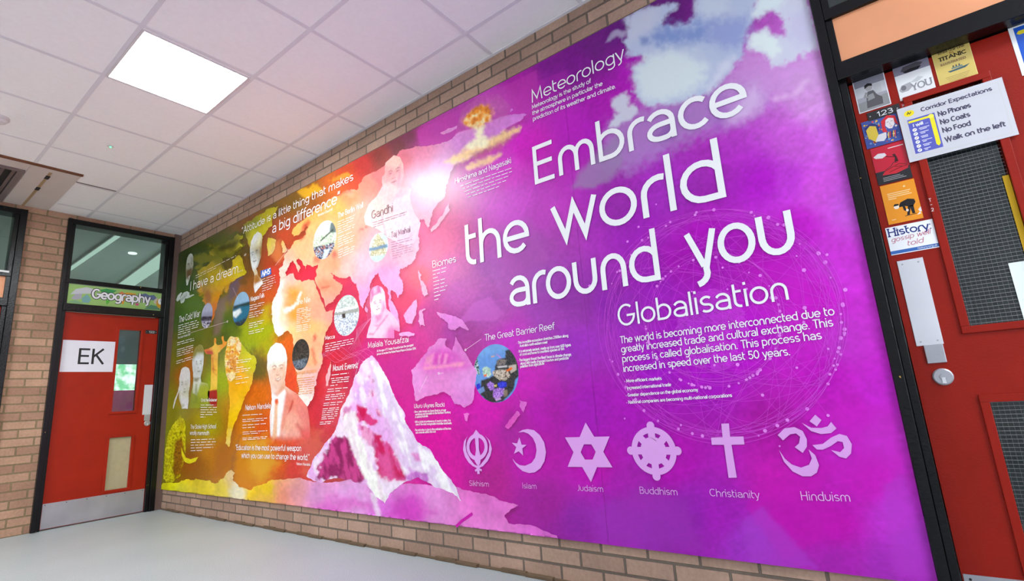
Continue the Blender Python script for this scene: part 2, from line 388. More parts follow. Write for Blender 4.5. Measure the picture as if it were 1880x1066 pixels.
class Ink:
    """collects flat printed marks lying on the mural face; every text line becomes a piece of its own"""
    def __init__(s, layer, rgb): s.y = YM - layer * LAY; s.rgb = rgb; s.ch = []; s.new('')
    def new(s, nm): s.V = []; s.F = []; s.ch.append([nm, s.V, s.F, s.rgb])
    def pick(s, nm):
        for c in s.ch:
            if c[0] == nm: s.V, s.F = c[1], c[2]; return
        s.new(nm)
    def col(s, rgb): s.rgb = rgb; s.new(s.ch[0][0])
    def line(s, t, u0, v0, u1, v1, hp, lw=.1, shear=0.0, slab=False):
        x0, z0 = wallpt(u0, v0); x1, z1 = wallpt(u1, v1)
        L = math.hypot(x1 - x0, z1 - z0); ex = ((x1 - x0) / L, (z1 - z0) / L)
        a = pix((x0, YM, z0)); b = pix((x0, YM, z0 + .05)); k = .05 / math.hypot(a[0] - b[0], a[1] - b[1])
        s.new('text_line'); strokes_text(s.V, s.F, t, (float(x0), float(z0)), ex, (0, 1), hp * k, L, lw, shear, slab)
    def poly(s, pts, w, closed=False):
        """ribbon through photo points, width in metres"""
        P = np.array(pts, float); x, z = wallpt(P[:, 0], P[:, 1]); ribbon(s.V, s.F, np.stack([x, z], 1), w, closed)
    def fine(s, u0, v0, u1, v1, n, du, dv, hp=2.2, seed=0, frac=None):
        """n lines of print too small to read, as word-long strokes"""
        R = random.Random(seed); s.pick('fine_print')
        for k in range(n):
            f = (frac[k] if frac else (1.0 if k < n - 1 else R.uniform(.45, .9)))
            a = np.array([u0 + du * k, v0 + dv * k]); b = np.array([u1 + du * k, v1 + dv * k]); t = 0.0
            Ltot = np.hypot(*(b - a))
            while t < f - .01:
                l = R.uniform(5, 15) / Ltot; e = min(t + l, f)
                p, q = a + (b - a) * t, a + (b - a) * e
                x0, z0 = wallpt(*p); x1, z1 = wallpt(*q)
                pa = pix((x0, YM, z0)); pb = pix((x0, YM, z0 + .05)); kk = .05 / math.hypot(pa[0] - pb[0], pa[1] - pb[1])
                ribbon(s.V, s.F, [(x0, z0 + .5 * hp * kk), (x1, z1 + .5 * hp * kk)], hp * kk * .46)
                t = e + 2.2 / Ltot
    def done(s, name, label=None, parent=None):
        first = True; root = None
        for nm, V, F, rgb in s.ch:
            if not V: continue
            V = np.array(V, float); P = np.stack([V[:, 0], s.y - V[:, 2], V[:, 1]], 1)
            F = np.array(F); q = V[F]; ar = (q[:, 1, 0] - q[:, 0, 0]) * (q[:, 2, 1] - q[:, 0, 1]) - (q[:, 2, 0] - q[:, 0, 0]) * (q[:, 1, 1] - q[:, 0, 1])
            F[ar < 0] = F[ar < 0][:, ::-1]
            o = mesh_np(nm if nm == 'fine_print' or (nm and not first) else name, P, F, np.broadcast_to(lin(rgb), (len(V), 3)), INK, parent or mural)
            if label and first: o['label'] = label
            if first: root = o
            first = False
        return root

def roughen(P, step, amp, seed):
    """subdivide an outline and give it a coastline-like edge"""
    R = np.random.RandomState(seed); P = np.asarray(P, float); out = []
    for i in range(len(P)):
        a, b = P[i], P[(i + 1) % len(P)]; seg = [a, b]
        n = np.hypot(*(b - a)); k = 0
        am = amp
        while n > step and k < 6:
            new = [seg[0]]
            for p, q in zip(seg, seg[1:]):
                d = q - p; L = np.hypot(*d) + 1e-9; m = (p + q) / 2 + np.array([-d[1], d[0]]) / L * R.uniform(-1, 1) * min(am, L * .3)
                new += [m, q]
            seg = new; n /= 2; k += 1; am *= .6
        out += seg[:-1]
    return np.array(out)
def patch(name, outline, paint, layer, step=4.0, rough=0.0, rstep=None, seed=1, label=None, parent=None, holes=(), clip=True):
    """a printed picture: flat piece of the mural with its own outline, coloured vertex by vertex"""
    O = roughen(outline, rstep or step, rough, seed)
    loops = [O] + [roughen(h, rstep or step, rough * .6, seed + 5 + i) for i, h in enumerate(holes)]
    u0, v0 = O.min(0); u1, v1 = O.max(0)
    gu, gv = np.meshgrid(np.arange(u0, u1 + step, step), np.arange(v0, v1 + step, step))
    gu = gu + (np.arange(gu.shape[0])[:, None] % 2) * step * .5
    gu, gv = gu.ravel(), gv.ravel()
    ok = sdf(gu, gv, O) > step * .4
    for h in loops[1:]: ok &= sdf(gu, gv, h) < -step * .4
    pts = []; edges = []
    for lp in loops:
        b = len(pts); n = len(lp); pts += [Vector(map(float, p)) for p in lp]; edges += [(b + i, b + (i + 1) % n) for i in range(n)]
    pts += [Vector((float(a), float(b))) for a, b in zip(gu[ok], gv[ok])]
    vo, eo, fo, _, _, _ = delaunay_2d_cdt(pts, edges, [], 2 if holes else 1, 1e-4)
    if holes:
        vv = np.array([tuple(p) for p in vo]); ff = np.array([f[:3] for f in fo]); c = vv[ff].mean(1)
        k = sdf(c[:, 0], c[:, 1], O) > 0
        for h in loops[1:]: k &= sdf(c[:, 0], c[:, 1], h) < 0
        fo = ff[k].tolist()
    vv = np.array([tuple(p) for p in vo]); col = paint(vv[:, 0], vv[:, 1])
    x, z = wallpt(vv[:, 0], vv[:, 1])
    if clip: x = np.clip(x, .013, MX1 - .002); z = np.clip(z, MZ0 + .001, MZ1 - .001)
    g = fbm(x, z, 60, 2, 91)[:, None]
    col = col * (1 + (g - .5) * .3)
    P = np.stack([x, np.full(len(x), YM - layer * LAY), z], 1)
    F = np.array([f[:3] for f in fo if len(f) == 3])
    o = mesh_np(name, P, F, col, INK, parent or mural)
    if label: o['label'] = label
    return o

# -------- map outlines (photo points)
NA = [(362, 497), (380, 488), (388, 480), (405, 470), (410, 482), (412, 494), (424, 492), (428, 476), (438, 468), (446, 480), (453, 500), (437, 510), (423, 518), (411, 530), (403, 544), (399, 560), (392, 585), (390, 598), (384, 586), (377, 560), (371, 552), (374, 540), (371, 522), (364, 515)]
ARCT = [(398, 452), (420, 440), (436, 428), (446, 432), (440, 446), (446, 452), (432, 460), (418, 466), (404, 466), (392, 470), (384, 462)]
GREEN = [(447, 412), (462, 405), (479, 393), (498, 381), (512, 377), (507, 387), (499, 400), (500, 414), (492, 421), (482, 433), (476, 445), (466, 458), (458, 452), (454, 438), (450, 425)]
SA = [(426, 640), (434, 632), (442, 629), (451, 640), (460, 650), (469, 656), (471, 667), (467, 682), (464, 694), (459, 713), (450, 727), (443, 749), (437, 762), (431, 776), (424, 800), (421, 820), (414, 814), (416, 792), (420, 762), (422, 735), (420, 705), (418, 686), (424, 662)]
AF = [(514, 512), (509, 534), (504, 545), (500, 559), (500, 583), (504, 607), (510, 618), (520, 613), (529, 607), (537, 615), (539, 636), (540, 660), (543, 680), (545, 696), (548, 721), (552, 749), (564, 746), (569, 737), (575, 728), (577, 712), (581, 705), (582, 692), (589, 674), (593, 658), (592, 637), (598, 610), (610, 588), (613, 568), (599, 572), (595, 561), (587, 542), (577, 515), (567, 512), (555, 517), (543, 512), (538, 501), (529, 504), (520, 510)]
EU = [(512, 493), (515, 510), (524, 509), (525, 498), (532, 484), (538, 478), (543, 486), (549, 500), (552, 492), (545, 476), (549, 473), (556, 484), (560, 494), (563, 484), (572, 489), (584, 486), (580, 497), (578, 511), (588, 534), (597, 564), (612, 554), (624, 540), (629, 522), (620, 517), (611, 510), (607, 501), (614, 504), (624, 510), (642, 507), (647, 517), (654, 520), (659, 544), (666, 566), (671, 552), (680, 530), (684, 512), (695, 501), (704, 522), (712, 532), (714, 552), (718, 548), (718, 532), (729, 542), (731, 547), (740, 534), (739, 517), (732, 507), (735, 493), (747, 490), (760, 478), (769, 458), (770, 439), (764, 422), (768, 406), (777, 402), (786, 420), (790, 407), (795, 386), (817, 360), (823, 334), (834, 302), (860, 290), (900, 268), (930, 235), (958, 220), (969, 209), (935, 211), (918, 215), (880, 232), (842, 243), (817, 260), (798, 266), (770, 268), (739, 274), (715, 295), (696, 310), (669, 324), (660, 337), (654, 349), (645, 347), (625, 356), (610, 362), (586, 384), (563, 398), (545, 412), (536, 429), (540, 434), (556, 424), (560, 412), (566, 416), (560, 432), (548, 440), (538, 448), (529, 458), (522, 468), (520, 482)]
UK = [(518, 441), (523, 448), (527, 456), (525, 462), (518, 463), (519, 455), (516, 448)]
ICE = [(493, 436), (507, 440), (502, 462), (492, 470), (490, 450)]
AU = [(836, 611), (840, 625), (850, 642), (861, 659), (870, 672), (876, 684), (872, 708), (867, 739), (853, 748), (843, 742), (835, 742), (828, 726), (813, 719), (788, 726), (766, 736), (762, 732), (757, 696), (755, 679), (763, 673), (777, 654), (788, 637), (799, 631), (805, 622), (820, 621), (818, 634), (830, 645), (834, 634)]
NG = [(802, 572), (816, 575), (836, 580), (850, 589), (861, 606), (845, 599), (836, 606), (824, 603), (822, 592), (808, 583)]
BO = [(760, 552), (765, 549), (764, 577), (757, 594), (746, 592), (741, 578)]
SUM = [(713, 548), (719, 552), (727, 566), (733, 588), (734, 608), (728, 604), (720, 588), (715, 566)]
JAV = [(733, 612), (745, 609), (762, 612), (760, 616), (744, 616), (734, 616)]
SUL = [(770, 570), (782, 566), (775, 572), (777, 582), (780, 598), (774, 596), (771, 600), (768, 590)]
PH = [(768, 495), (774, 504), (772, 513), (782, 524), (786, 540), (779, 544), (774, 527), (769, 510)]
TAS = [(851, 759), (862, 759), (858, 773), (854, 770)]
NZ1 = [(949, 723), (955, 735), (968, 738), (961, 757), (954, 746), (956, 738)]
NZ2 = [(949, 754), (955, 760), (944, 776), (934, 787), (927, 783), (935, 770), (943, 762)]
MAD = [(608, 660), (603, 676), (598, 691), (599, 709), (603, 708), (607, 686)]
SRI = [(670, 560), (675, 566), (675, 573), (671, 571)]
JAP = [(824, 372), (826, 384), (818, 396), (806, 414), (792, 426), (790, 421), (803, 407), (814, 392)]
ANT = [(299, 886), (325, 886), (342, 879), (360, 878), (385, 881), (400, 886), (412, 876), (424, 862), (432, 868), (428, 882), (440, 894), (462, 899), (478, 890), (500, 880), (530, 878), (560, 880), (590, 884), (640, 880), (700, 886), (770, 888), (838, 893), (859, 900), (893, 906), (918, 918), (952, 927), (934, 940), (926, 949), (934, 960), (980, 965), (1023, 983), (1030, 1000), (870, 985), (480, 930), (297, 900)]
MT = [(683, 652), (674, 658), (662, 670), (650, 694), (641, 724), (626, 751), (617, 787), (596, 814), (578, 838), (563, 874), (590, 886), (620, 877), (671, 889), (690, 912), (707, 924), (716, 905), (746, 883), (770, 876), (800, 895), (830, 904), (848, 922), (836, 892), (809, 856), (788, 823), (767, 811), (743, 769), (743, 757), (724, 724), (710, 691), (689, 658)]
LANDS = [NA, ARCT, GREEN, SA, AF, EU, UK, ICE, AU, NG, BO, SUM, JAV, SUL, PH, TAS, NZ1, NZ2, MAD, SRI, JAP, ANT]

# -------- sea and sky of the print
BG = cpaint([
 (335, 475, 52, 66, 26), (370, 460, 70, 84, 24), (400, 450, 78, 86, 22), (430, 452, 88, 84, 26), (455, 470, 96, 80, 30), (345, 530, 48, 84, 34), (335, 590, 58, 96, 30), (360, 560, 84, 112, 30), (380, 530, 120, 118, 30), (350, 620, 104, 100, 24),
 (330, 660, 116, 112, 14), (345, 690, 150, 96, 20), (320, 740, 148, 140, 10), (360, 700, 110, 118, 20), (312, 800, 140, 140, 12), (308, 850, 120, 128, 10), (345, 850, 160, 92, 16), (390, 830, 186, 120, 20), (385, 780, 160, 150, 14), (395, 700, 150, 170, 20), (385, 640, 112, 110, 26),
 (410, 620, 84, 100, 30), (425, 600, 104, 130, 24), (440, 640, 130, 150, 20), (460, 630, 130, 140, 26), (480, 600, 168, 164, 16), (485, 640, 190, 130, 20), (478, 670, 120, 92, 36), (465, 480, 110, 74, 30), (480, 510, 146, 90, 26), (475, 560, 158, 84, 28), (500, 480, 176, 70, 34), (495, 440, 150, 80, 34),
 (520, 430, 200, 72, 36), (510, 410, 170, 80, 32), (500, 390, 110, 92, 26), (540, 370, 130, 92, 24), (570, 350, 170, 96, 26), (600, 330, 206, 100, 34), (630, 310, 216, 80, 44), (660, 296, 206, 60, 56), (700, 285, 150, 62, 56), (740, 262, 118, 56, 62), (762, 246, 120, 56, 78),
 (490, 540, 196, 80, 30), (505, 500, 214, 60, 44), (535, 495, 214, 44, 62), (560, 505, 220, 40, 66), (470, 720, 224, 110, 14), (450, 780, 210, 120, 14), (440, 830, 206, 130, 20), (470, 860, 220, 140, 16), (500, 850, 226, 96, 30), (480, 790, 226, 90, 24), (540, 780, 224, 66, 44), (535, 860, 220, 66, 60), (525, 640, 222, 96, 30), (530, 700, 222, 76, 40),
 (600, 620, 214, 44, 60), (620, 660, 216, 42, 66), (590, 760, 214, 50, 66), (600, 720, 214, 46, 58), (575, 830, 200, 56, 76), (620, 560, 212, 50, 74), (650, 610, 214, 40, 96), (650, 540, 212, 54, 84), (700, 520, 226, 64, 100), (720, 590, 222, 56, 110), (745, 550, 232, 70, 110), (780, 500, 240, 96, 120), (800, 450, 232, 104, 150), (790, 430, 226, 100, 146),
 (690, 640, 222, 44, 140), (740, 680, 218, 44, 150), (720, 740, 224, 30, 150), (760, 640, 214, 54, 150), (740, 780, 226, 24, 158), (790, 800, 232, 8, 166), (820, 860, 228, 10, 168), (800, 590, 200, 60, 150), (840, 600, 176, 56, 160), (850, 540, 206, 84, 186), (830, 500, 216, 96, 176), (890, 560, 192, 76, 190), (900, 500, 190, 84, 190), (870, 740, 220, 16, 176), (905, 760, 212, 12, 176),
 (940, 620, 204, 40, 196), (960, 700, 212, 22, 190), (940, 790, 176, 28, 158), (900, 880, 186, 28, 146), (880, 840, 206, 16, 162), (1000, 760, 196, 8, 186), (990, 840, 190, 14, 170), (1000, 920, 162, 26, 150), (1060, 960, 150, 34, 166), (1120, 960, 164, 36, 180), (1160, 900, 176, 26, 178), (1200, 990, 160, 40, 182),
 (1080, 760, 182, 8, 196), (1090, 860, 196, 8, 180), (1160, 780, 186, 6, 196), (1240, 860, 190, 6, 184), (1280, 960, 160, 30, 184), (1330, 960, 172, 26, 188), (1380, 1000, 168, 50, 200), (1440, 960, 196, 12, 180), (1430, 880, 206, 22, 182), (1540, 960, 196, 12, 180), (1540, 1030, 176, 34, 180), (1600, 880, 202, 20, 186), (1630, 800, 206, 48, 206), (1640, 940, 190, 48, 200), (1680, 1000, 176, 50, 196), (1640, 1030, 172, 44, 186),
 (1060, 640, 172, 44, 200), (1120, 560, 160, 36, 188), (1060, 560, 156, 50, 170), (1010, 580, 168, 60, 180), (1000, 520, 170, 74, 186), (990, 460, 176, 76, 176), (1000, 410, 196, 66, 190), (950, 380, 206, 74, 200), (930, 300, 214, 60, 196), (960, 270, 208, 26, 186), (900, 200, 196, 70, 184), (860, 200, 190, 66, 176), (810, 232, 196, 64, 170), (780, 250, 196, 54, 160), (940, 160, 176, 28, 166), (1000, 130, 134, 22, 146), (1050, 110, 128, 20, 142), (1090, 80, 116, 26, 132), (1140, 50, 108, 24, 128), (1200, 18, 100, 22, 118),
 (1050, 240, 186, 24, 190), (1100, 190, 176, 22, 176), (1150, 130, 176, 20, 180), (1160, 170, 186, 22, 186), (1100, 380, 178, 46, 190), (1160, 420, 176, 34, 196), (1200, 340, 186, 50, 206), (1240, 480, 182, 10, 190), (1200, 520, 170, 26, 196), (1260, 600, 166, 14, 190), (1200, 680, 170, 12, 200), (1300, 700, 180, 8, 200), (1360, 640, 192, 10, 206), (1290, 440, 198, 12, 206), (1400, 480, 190, 14, 190), (1390, 330, 200, 26, 220), (1440, 330, 208, 60, 226), (1460, 260, 218, 96, 226), (1500, 350, 220, 84, 226), (1460, 420, 212, 30, 214), (1540, 480, 210, 52, 214), (1500, 560, 210, 18, 204), (1560, 620, 204, 50, 206), (1620, 720, 210, 34, 212), (1520, 700, 206, 14, 200), (1560, 380, 206, 86, 222), (1540, 250, 216, 106, 228), (1500, 180, 220, 150, 226), (1440, 800, 188, 14, 170), (1500, 760, 206, 22, 196), (1580, 760, 210, 24, 200),
], 3.4)
CL = lambda pts: crop(1080, 0, 3.552, pts)
CLOUD = [
 (CL([(60, 1066), (100, 870), (200, 760), (420, 660), (700, 600), (1050, 500), (1180, 560), (1180, 680), (1000, 790), (700, 900), (480, 1010), (250, 1120)]), (182, 158, 212), 22, .55, 16, 11),
 ([(1052, 345), (1062, 318), (1088, 290), (1110, 268), (1135, 250), (1145, 300), (1120, 330), (1090, 345)], (160, 132, 176), 7, .75, 5, 13),
 (CL([(900, 430), (1040, 300), (1250, 380), (1480, 330), (1560, 540), (1350, 640), (1150, 640), (900, 560)]), (218, 168, 226), 26, .6, 18, 12),
 (CL([(250, 100), (330, 60), (480, 40), (580, 20), (555, 80), (490, 120), (492, 170), (560, 160), (640, 160), (700, 90), (700, -30), (1100, -30), (1080, 130), (1020, 250), (990, 380), (900, 480), (800, 600), (620, 660), (430, 690), (340, 665), (300, 600), (318, 540), (290, 490), (290, 440), (370, 380), (262, 350), (240, 280), (262, 180)]), (190, 200, 226), 6, 1.0, 9, 14),
 (CL([(110, 280), (150, 220), (190, 190), (240, 210), (250, 240), (180, 240), (130, 275)]), (186, 176, 208), 4, .8, 4, 16),
 (CL([(150, 640), (250, 600), (265, 640), (262, 700), (300, 680), (330, 740), (240, 800), (180, 830), (130, 830), (190, 730), (150, 690)]), (212, 214, 228), 5, .95, 6, 15),
 (CL([(300, 440), (400, 360), (520, 320), (680, 330), (760, 400), (760, 520), (640, 620), (430, 670), (340, 630), (310, 540)]), (222, 234, 236), 16, .95, 10, 17),
 (CL([(260, 130), (360, 60), (460, 60), (440, 140), (420, 200), (330, 230), (270, 270)]), (206, 208, 226), 12, .8, 8, 18),
 (CL([(420, 200), (520, 160), (640, 190), (720, 120), (800, 170), (760, 260), (620, 290), (480, 300), (400, 280)]), (116, 142, 204), 16, .8, 12, 19),
 (CL([(340, 245), (400, 240), (400, 280), (350, 290)]), (120, 140, 200), 6, .8, 3, 20),
 (CL([(780, 100), (880, 120), (1040, 100), (1060, 200), (980, 330), (880, 330), (780, 280)]), (146, 158, 212), 18, .8, 12, 21),
 (CL([(720, -20), (920, -20), (900, 80), (790, 110), (710, 70)]), (206, 216, 232), 12, .85, 8, 22),
 (CL([(560, 300), (780, 300), (920, 340), (880, 400), (700, 400)]), (186, 198, 222), 16, .7, 10, 23),
 (CL([(1070, 105), (1110, -20), (1420, -20), (1505, 310), (1300, 410), (1200, 430), (1150, 350), (1028, 310), (1080, 210), (1160, 190), (1200, 230), (1280, 230), (1285, 130), (1190, 55), (1110, 110)]), (216, 220, 236), 7, .95, 9, 24),
 (CL([(1060, 240), (1150, 195), (1220, 250), (1260, 330), (1200, 390), (1150, 330), (1060, 310)]), (232, 244, 242), 9, .95, 6, 25),
 (CL([(1110, -20), (1300, -20), (1240, 60), (1160, 70), (1080, 105)]), (226, 240, 242), 8, .9, 6, 26),
 (CL([(1320, 100), (1420, 60), (1480, 260), (1380, 300), (1310, 240)]), (206, 200, 232), 16, .7, 8, 27),
 (CL([(800, 520), (880, 400), (950, 370), (930, 440), (860, 520), (780, 600)]), (218, 220, 236), 9, .9, 6, 28),
 (CL([(1040, 600), (1090, 570), (1140, 620), (1120, 720), (1000, 790), (900, 800), (940, 700)]), (226, 196, 236), 14, .7, 8, 29),
 (CL([(1190, 640), (1340, 600), (1400, 520), (1440, 520), (1370, 620), (1210, 660)]), (236, 190, 236), 7, .7, 5, 30),
 (CL([(440, 880), (540, 800), (570, 880), (480, 920)]), (126, 76, 160), 12, .7, 6, 31),
 (CL([(800, 700), (860, 640), (900, 800), (830, 860)]), (160, 100, 190), 14, .5, 8, 32),
]
EX = lambda pts: crop(800, 150, 3.553, pts)
def fire(u, v):
    n = fbm(u, v, .16, 4, 5)[..., None]; a, b, c = lin((176, 70, 40)), lin((252, 160, 50)), lin((255, 242, 180))
    return np.where(n < .5, a + (b - a) * np.clip(n * 2, 0, 1), b + (c - b) * np.clip(n * 2 - 1, 0, 1) * 1.5)
BLAST = [
 (EX([(100, 250), (260, 110), (420, 90), (500, 150), (420, 260), (220, 330)]), (200, 120, 170), 20, .45, 10, 40),
 (EX([(60, 520), (200, 430), (420, 340), (540, 290), (560, 300), (430, 400), (260, 480), (120, 540)]), (255, 214, 150), 6, .95, 6, 41),
 (EX([(200, 550), (330, 490), (430, 470), (400, 510), (300, 550), (220, 580)]), (252, 206, 150), 5, .9, 5, 42),
 (EX([(230, 470), (330, 440), (480, 350), (540, 340), (420, 440), (300, 500)]), (190, 92, 120), 6, .6, 5, 43),
 (EX(ell(278, 228, 100, 66, 18, -28)), fire, 4, 1.0, 7, 44),
 (EX([(250, 290), (320, 290), (312, 350), (360, 380), (330, 420), (220, 440), (180, 430), (262, 370)]), (255, 244, 205), 5, 1.0, 5, 45),
 (EX([(180, 250), (260, 180), (340, 160), (360, 220), (300, 280), (230, 300)]), fire, 8, .9, 6, 46),
]
SOFT = []
for i, P in enumerate(LANDS):                      # dark printed halo around every coast
    s = 7 if len(P) > 14 else 4
    SOFT.append(([(a + s * .5, b + s * .6) for a, b in P], (150, 105, 120, 1.0), s, .75, 0))
SOFT += [
 ([(330, 545), (352, 530), (372, 560), (375, 620), (352, 640), (326, 640)], (84, 120, 36), 14, .6, 6, 50),
 ([(322, 690), (345, 640), (372, 660), (350, 720), (330, 740)], (196, 104, 24), 12, .6, 6, 51),
 ([(420, 600), (470, 590), (505, 600), (500, 660), (470, 640), (430, 630)], (164, 180, 20), 12, .7, 10, 52),
 ([(405, 585), (425, 560), (445, 605), (430, 640), (408, 625)], (64, 92, 34), 9, .7, 6, 53),
 ([(452, 650), (480, 640), (488, 690), (462, 705)], (92, 90, 26), 10, .7, 6, 54),
 ([(392, 560), (404, 548), (420, 540), (410, 580), (404, 612), (392, 618)], (128, 104, 96), 5, .8, 4, 55),
 ([(420, 520), (440, 505), (446, 510), (436, 535), (420, 560)], (98, 84, 104), 5, .8, 4, 56),
 ([(425, 840), (455, 800), (500, 850), (490, 880), (455, 895), (430, 880)], (214, 138, 30), 10, .7, 8, 57),
 ([(422, 845), (440, 800), (425, 880)], (150, 96, 60), 6, .8, 4, 58),
 ([(395, 830), (430, 790), (424, 850), (408, 876), (392, 870)], (178, 106, 44), 8, .7, 6, 59),
 ([(690, 660), (745, 650), (790, 690), (800, 760), (760, 790), (730, 720)], (216, 40, 156), 10, .4, 8, 60),
 ([(985, 150), (1040, 128), (1100, 340), (1060, 420), (1030, 400)], (206, 40, 196), 2, .25, 0, 61),
 ([(765, 240), (985, 128), (992, 210), (780, 300)], (214, 70, 186), 2, .35, 0, 62),
 ([(835, 600), (870, 555), (900, 545), (925, 575), (910, 590), (860, 588)], (214, 96, 206), 2, .5, 3, 63),
 ([(1360, 470), (1420, 440), (1490, 480), (1530, 560), (1500, 640), (1440, 600)], (206, 24, 200), 14, .5, 10, 64),
 ([(1400, 880), (1440, 870), (1470, 840), (1540, 850), (1500, 905), (1560, 960), (1440, 1030), (1370, 930)], (204, 16, 184), 3, .5, 6, 65),
 ([(1360, 960), (1400, 930), (1500, 1040), (1460, 1044), (1380, 1040)], (182, 66, 212), 7, .55, 6, 66),
 ([(1620, 890), (1660, 870), (1690, 960), (1715, 1062), (1640, 1050)], (190, 60, 206), 6, .5, 5, 67),
 ([(1480, 760), (1640, 740), (1660, 850), (1600, 920), (1540, 850)], (206, 28, 196), 4, .45, 6, 68),
 ([(900, 420), (975, 400), (1005, 470), (990, 540), (930, 560), (900, 500)], (196, 96, 196), 4, .4, 6, 69),
 ([(1085, 940), (1180, 890), (1260, 920), (1290, 1010), (1100, 995)], (164, 50, 184), 14, .6, 12, 70),
 ([(640, 505), (655, 540), (640, 560), (624, 556)], (190, 40, 90), 6, .5, 3, 71),
]
for pts, c, sd in (([(352, 478), (380, 458), (420, 440), (446, 436), (440, 462), (400, 478), (366, 492)], (124, 120, 20), 80), ([(384, 450), (430, 424), (452, 420), (450, 440), (410, 456)], (84, 90, 20), 81),
                   ([(362, 520), (400, 500), (420, 520), (400, 550), (376, 548)], (206, 150, 16), 82), ([(450, 470), (462, 480), (452, 520), (440, 520)], (120, 80, 30), 83)):
    SOFT.append((pts, c, 2.5, .9, 13, sd))
SOFT += [([(566, 400), (590, 380), (600, 392), (574, 414)], (240, 150, 40), 6, .8, 8, 84), ([(548, 352), (575, 340), (590, 348), (560, 366)], (236, 176, 30), 4, .9, 9, 85), ([(604, 330), (640, 314), (644, 322), (610, 338)], (240, 150, 50), 2, .9, 6, 86),
         ([(502, 440), (514, 440), (522, 470), (510, 484), (500, 470)], (226, 130, 70), 6, .7, 5, 87), ([(500, 560), (490, 590), (478, 606), (484, 560)], (206, 186, 20), 8, .7, 6, 88), ([(455, 810), (490, 800), (510, 850), (480, 880), (458, 860)], (232, 176, 50), 12, .7, 10, 89),
         ([(540, 800), (590, 790), (600, 850), (560, 870)], (232, 120, 90), 14, .5, 12, 90), ([(600, 700), (640, 720), (620, 780), (590, 790)], (236, 90, 110), 12, .5, 12, 92)]
# soft dark glow printed behind the large white words
for a, b, c, d, e in ((985, 345, 1120, 300, 40), (870, 480, 985, 450, 44), (1030, 440, 1330, 370, 40), (945, 560, 1210, 505, 44), (1285, 490, 1465, 455, 40)):
    SOFT.append(([(a - 20, b - e * 1.5), (c, d - e * 1.6), (c + 25, d - 20), (c + 10, d + 20), (a, b + 22), (a - 25, b)], (206, 190, 220, .92), 34, .5, 10, a))
def sea(u, v):
    x, z = wallpt(u, v)
    du = (fbm(x, z, 2.2, 3, 7) - .5) * 46; dv = (fbm(x, z, 2.2, 3, 8) - .5) * 46
    k = smooth(u, 330, 900) * .6 + .4
    col = BG(u + du * k, v + dv * k)
    b = fbm(x + .7 * fbm(x, z, 1.3, 2, 3), z, 2.6, 4, 21)
    st = np.abs(((fbm(x, z, .9, 2, 33) * 26 + x * 2.0 - z * 3) % 1) - .5) * 2
    f = 1 + (b - .5) * .55 + (fbm(x, z, 70, 3, 9) - .5) * .34 + (smooth(st, .8, 1) * .07) * smooth(u, 600, 900)
    col = col * f[..., None]
    gx = fbm(x * 1.0, z, 9, 3, 77)
    tex = smooth(np.sin((x * 90 + 30 * gx)) * .5 + .5, .55, .9) * np.exp(-(((u - 470) / 60) ** 2 + ((v - 640) / 70) ** 2)) * .5
    col = col * (1 + tex)[..., None]
    col = over(u, v, col, SOFT); col = over(u, v, col, CLOUD)
    return col
seams = [.013, 1.325, 2.65, 3.972, 5.135, MX1]
for a, b in zip(seams, seams[1:]):
    if b == 5.135: b -= .0011
    ua, _ = pix((a, YM, 1.4)); ub, _ = pix((b, YM, 1.4))
    nx = max(20, int((ub - ua) / 1.9)); nz = 600
    us = np.linspace(ua, ub, nx); xs = onplane(us, np.full(nx, 533.0), 1, YM)[:, 0]
    # even spacing in the picture of the mid-height line, so far panels are not over-sampled
    t = np.linspace(0, 1, 400); xx = a + (b - a) * t; uu, _ = pix(np.stack([xx, np.full(400, YM), np.full(400, 1.4)], 1))
    xs = np.interp(np.linspace(uu[0], uu[-1], nx), uu, xx); zs = np.linspace(MZ0, MZ1, nz)
    X, Z = np.meshgrid(xs, zs); P = np.stack([X.ravel(), np.full(X.size, YM), Z.ravel()], 1)
    u, v = pix(P); u = np.clip(u, 250, 1750); v = np.clip(v, -140, 1100)
    i = np.arange((nz - 1) * nx).reshape(nz - 1, nx)[:, :-1].ravel()
    mesh_np('print_panel', P, np.stack([i, i + 1, i + nx + 1, i + nx], 1), sea(u, v), INK, mural)

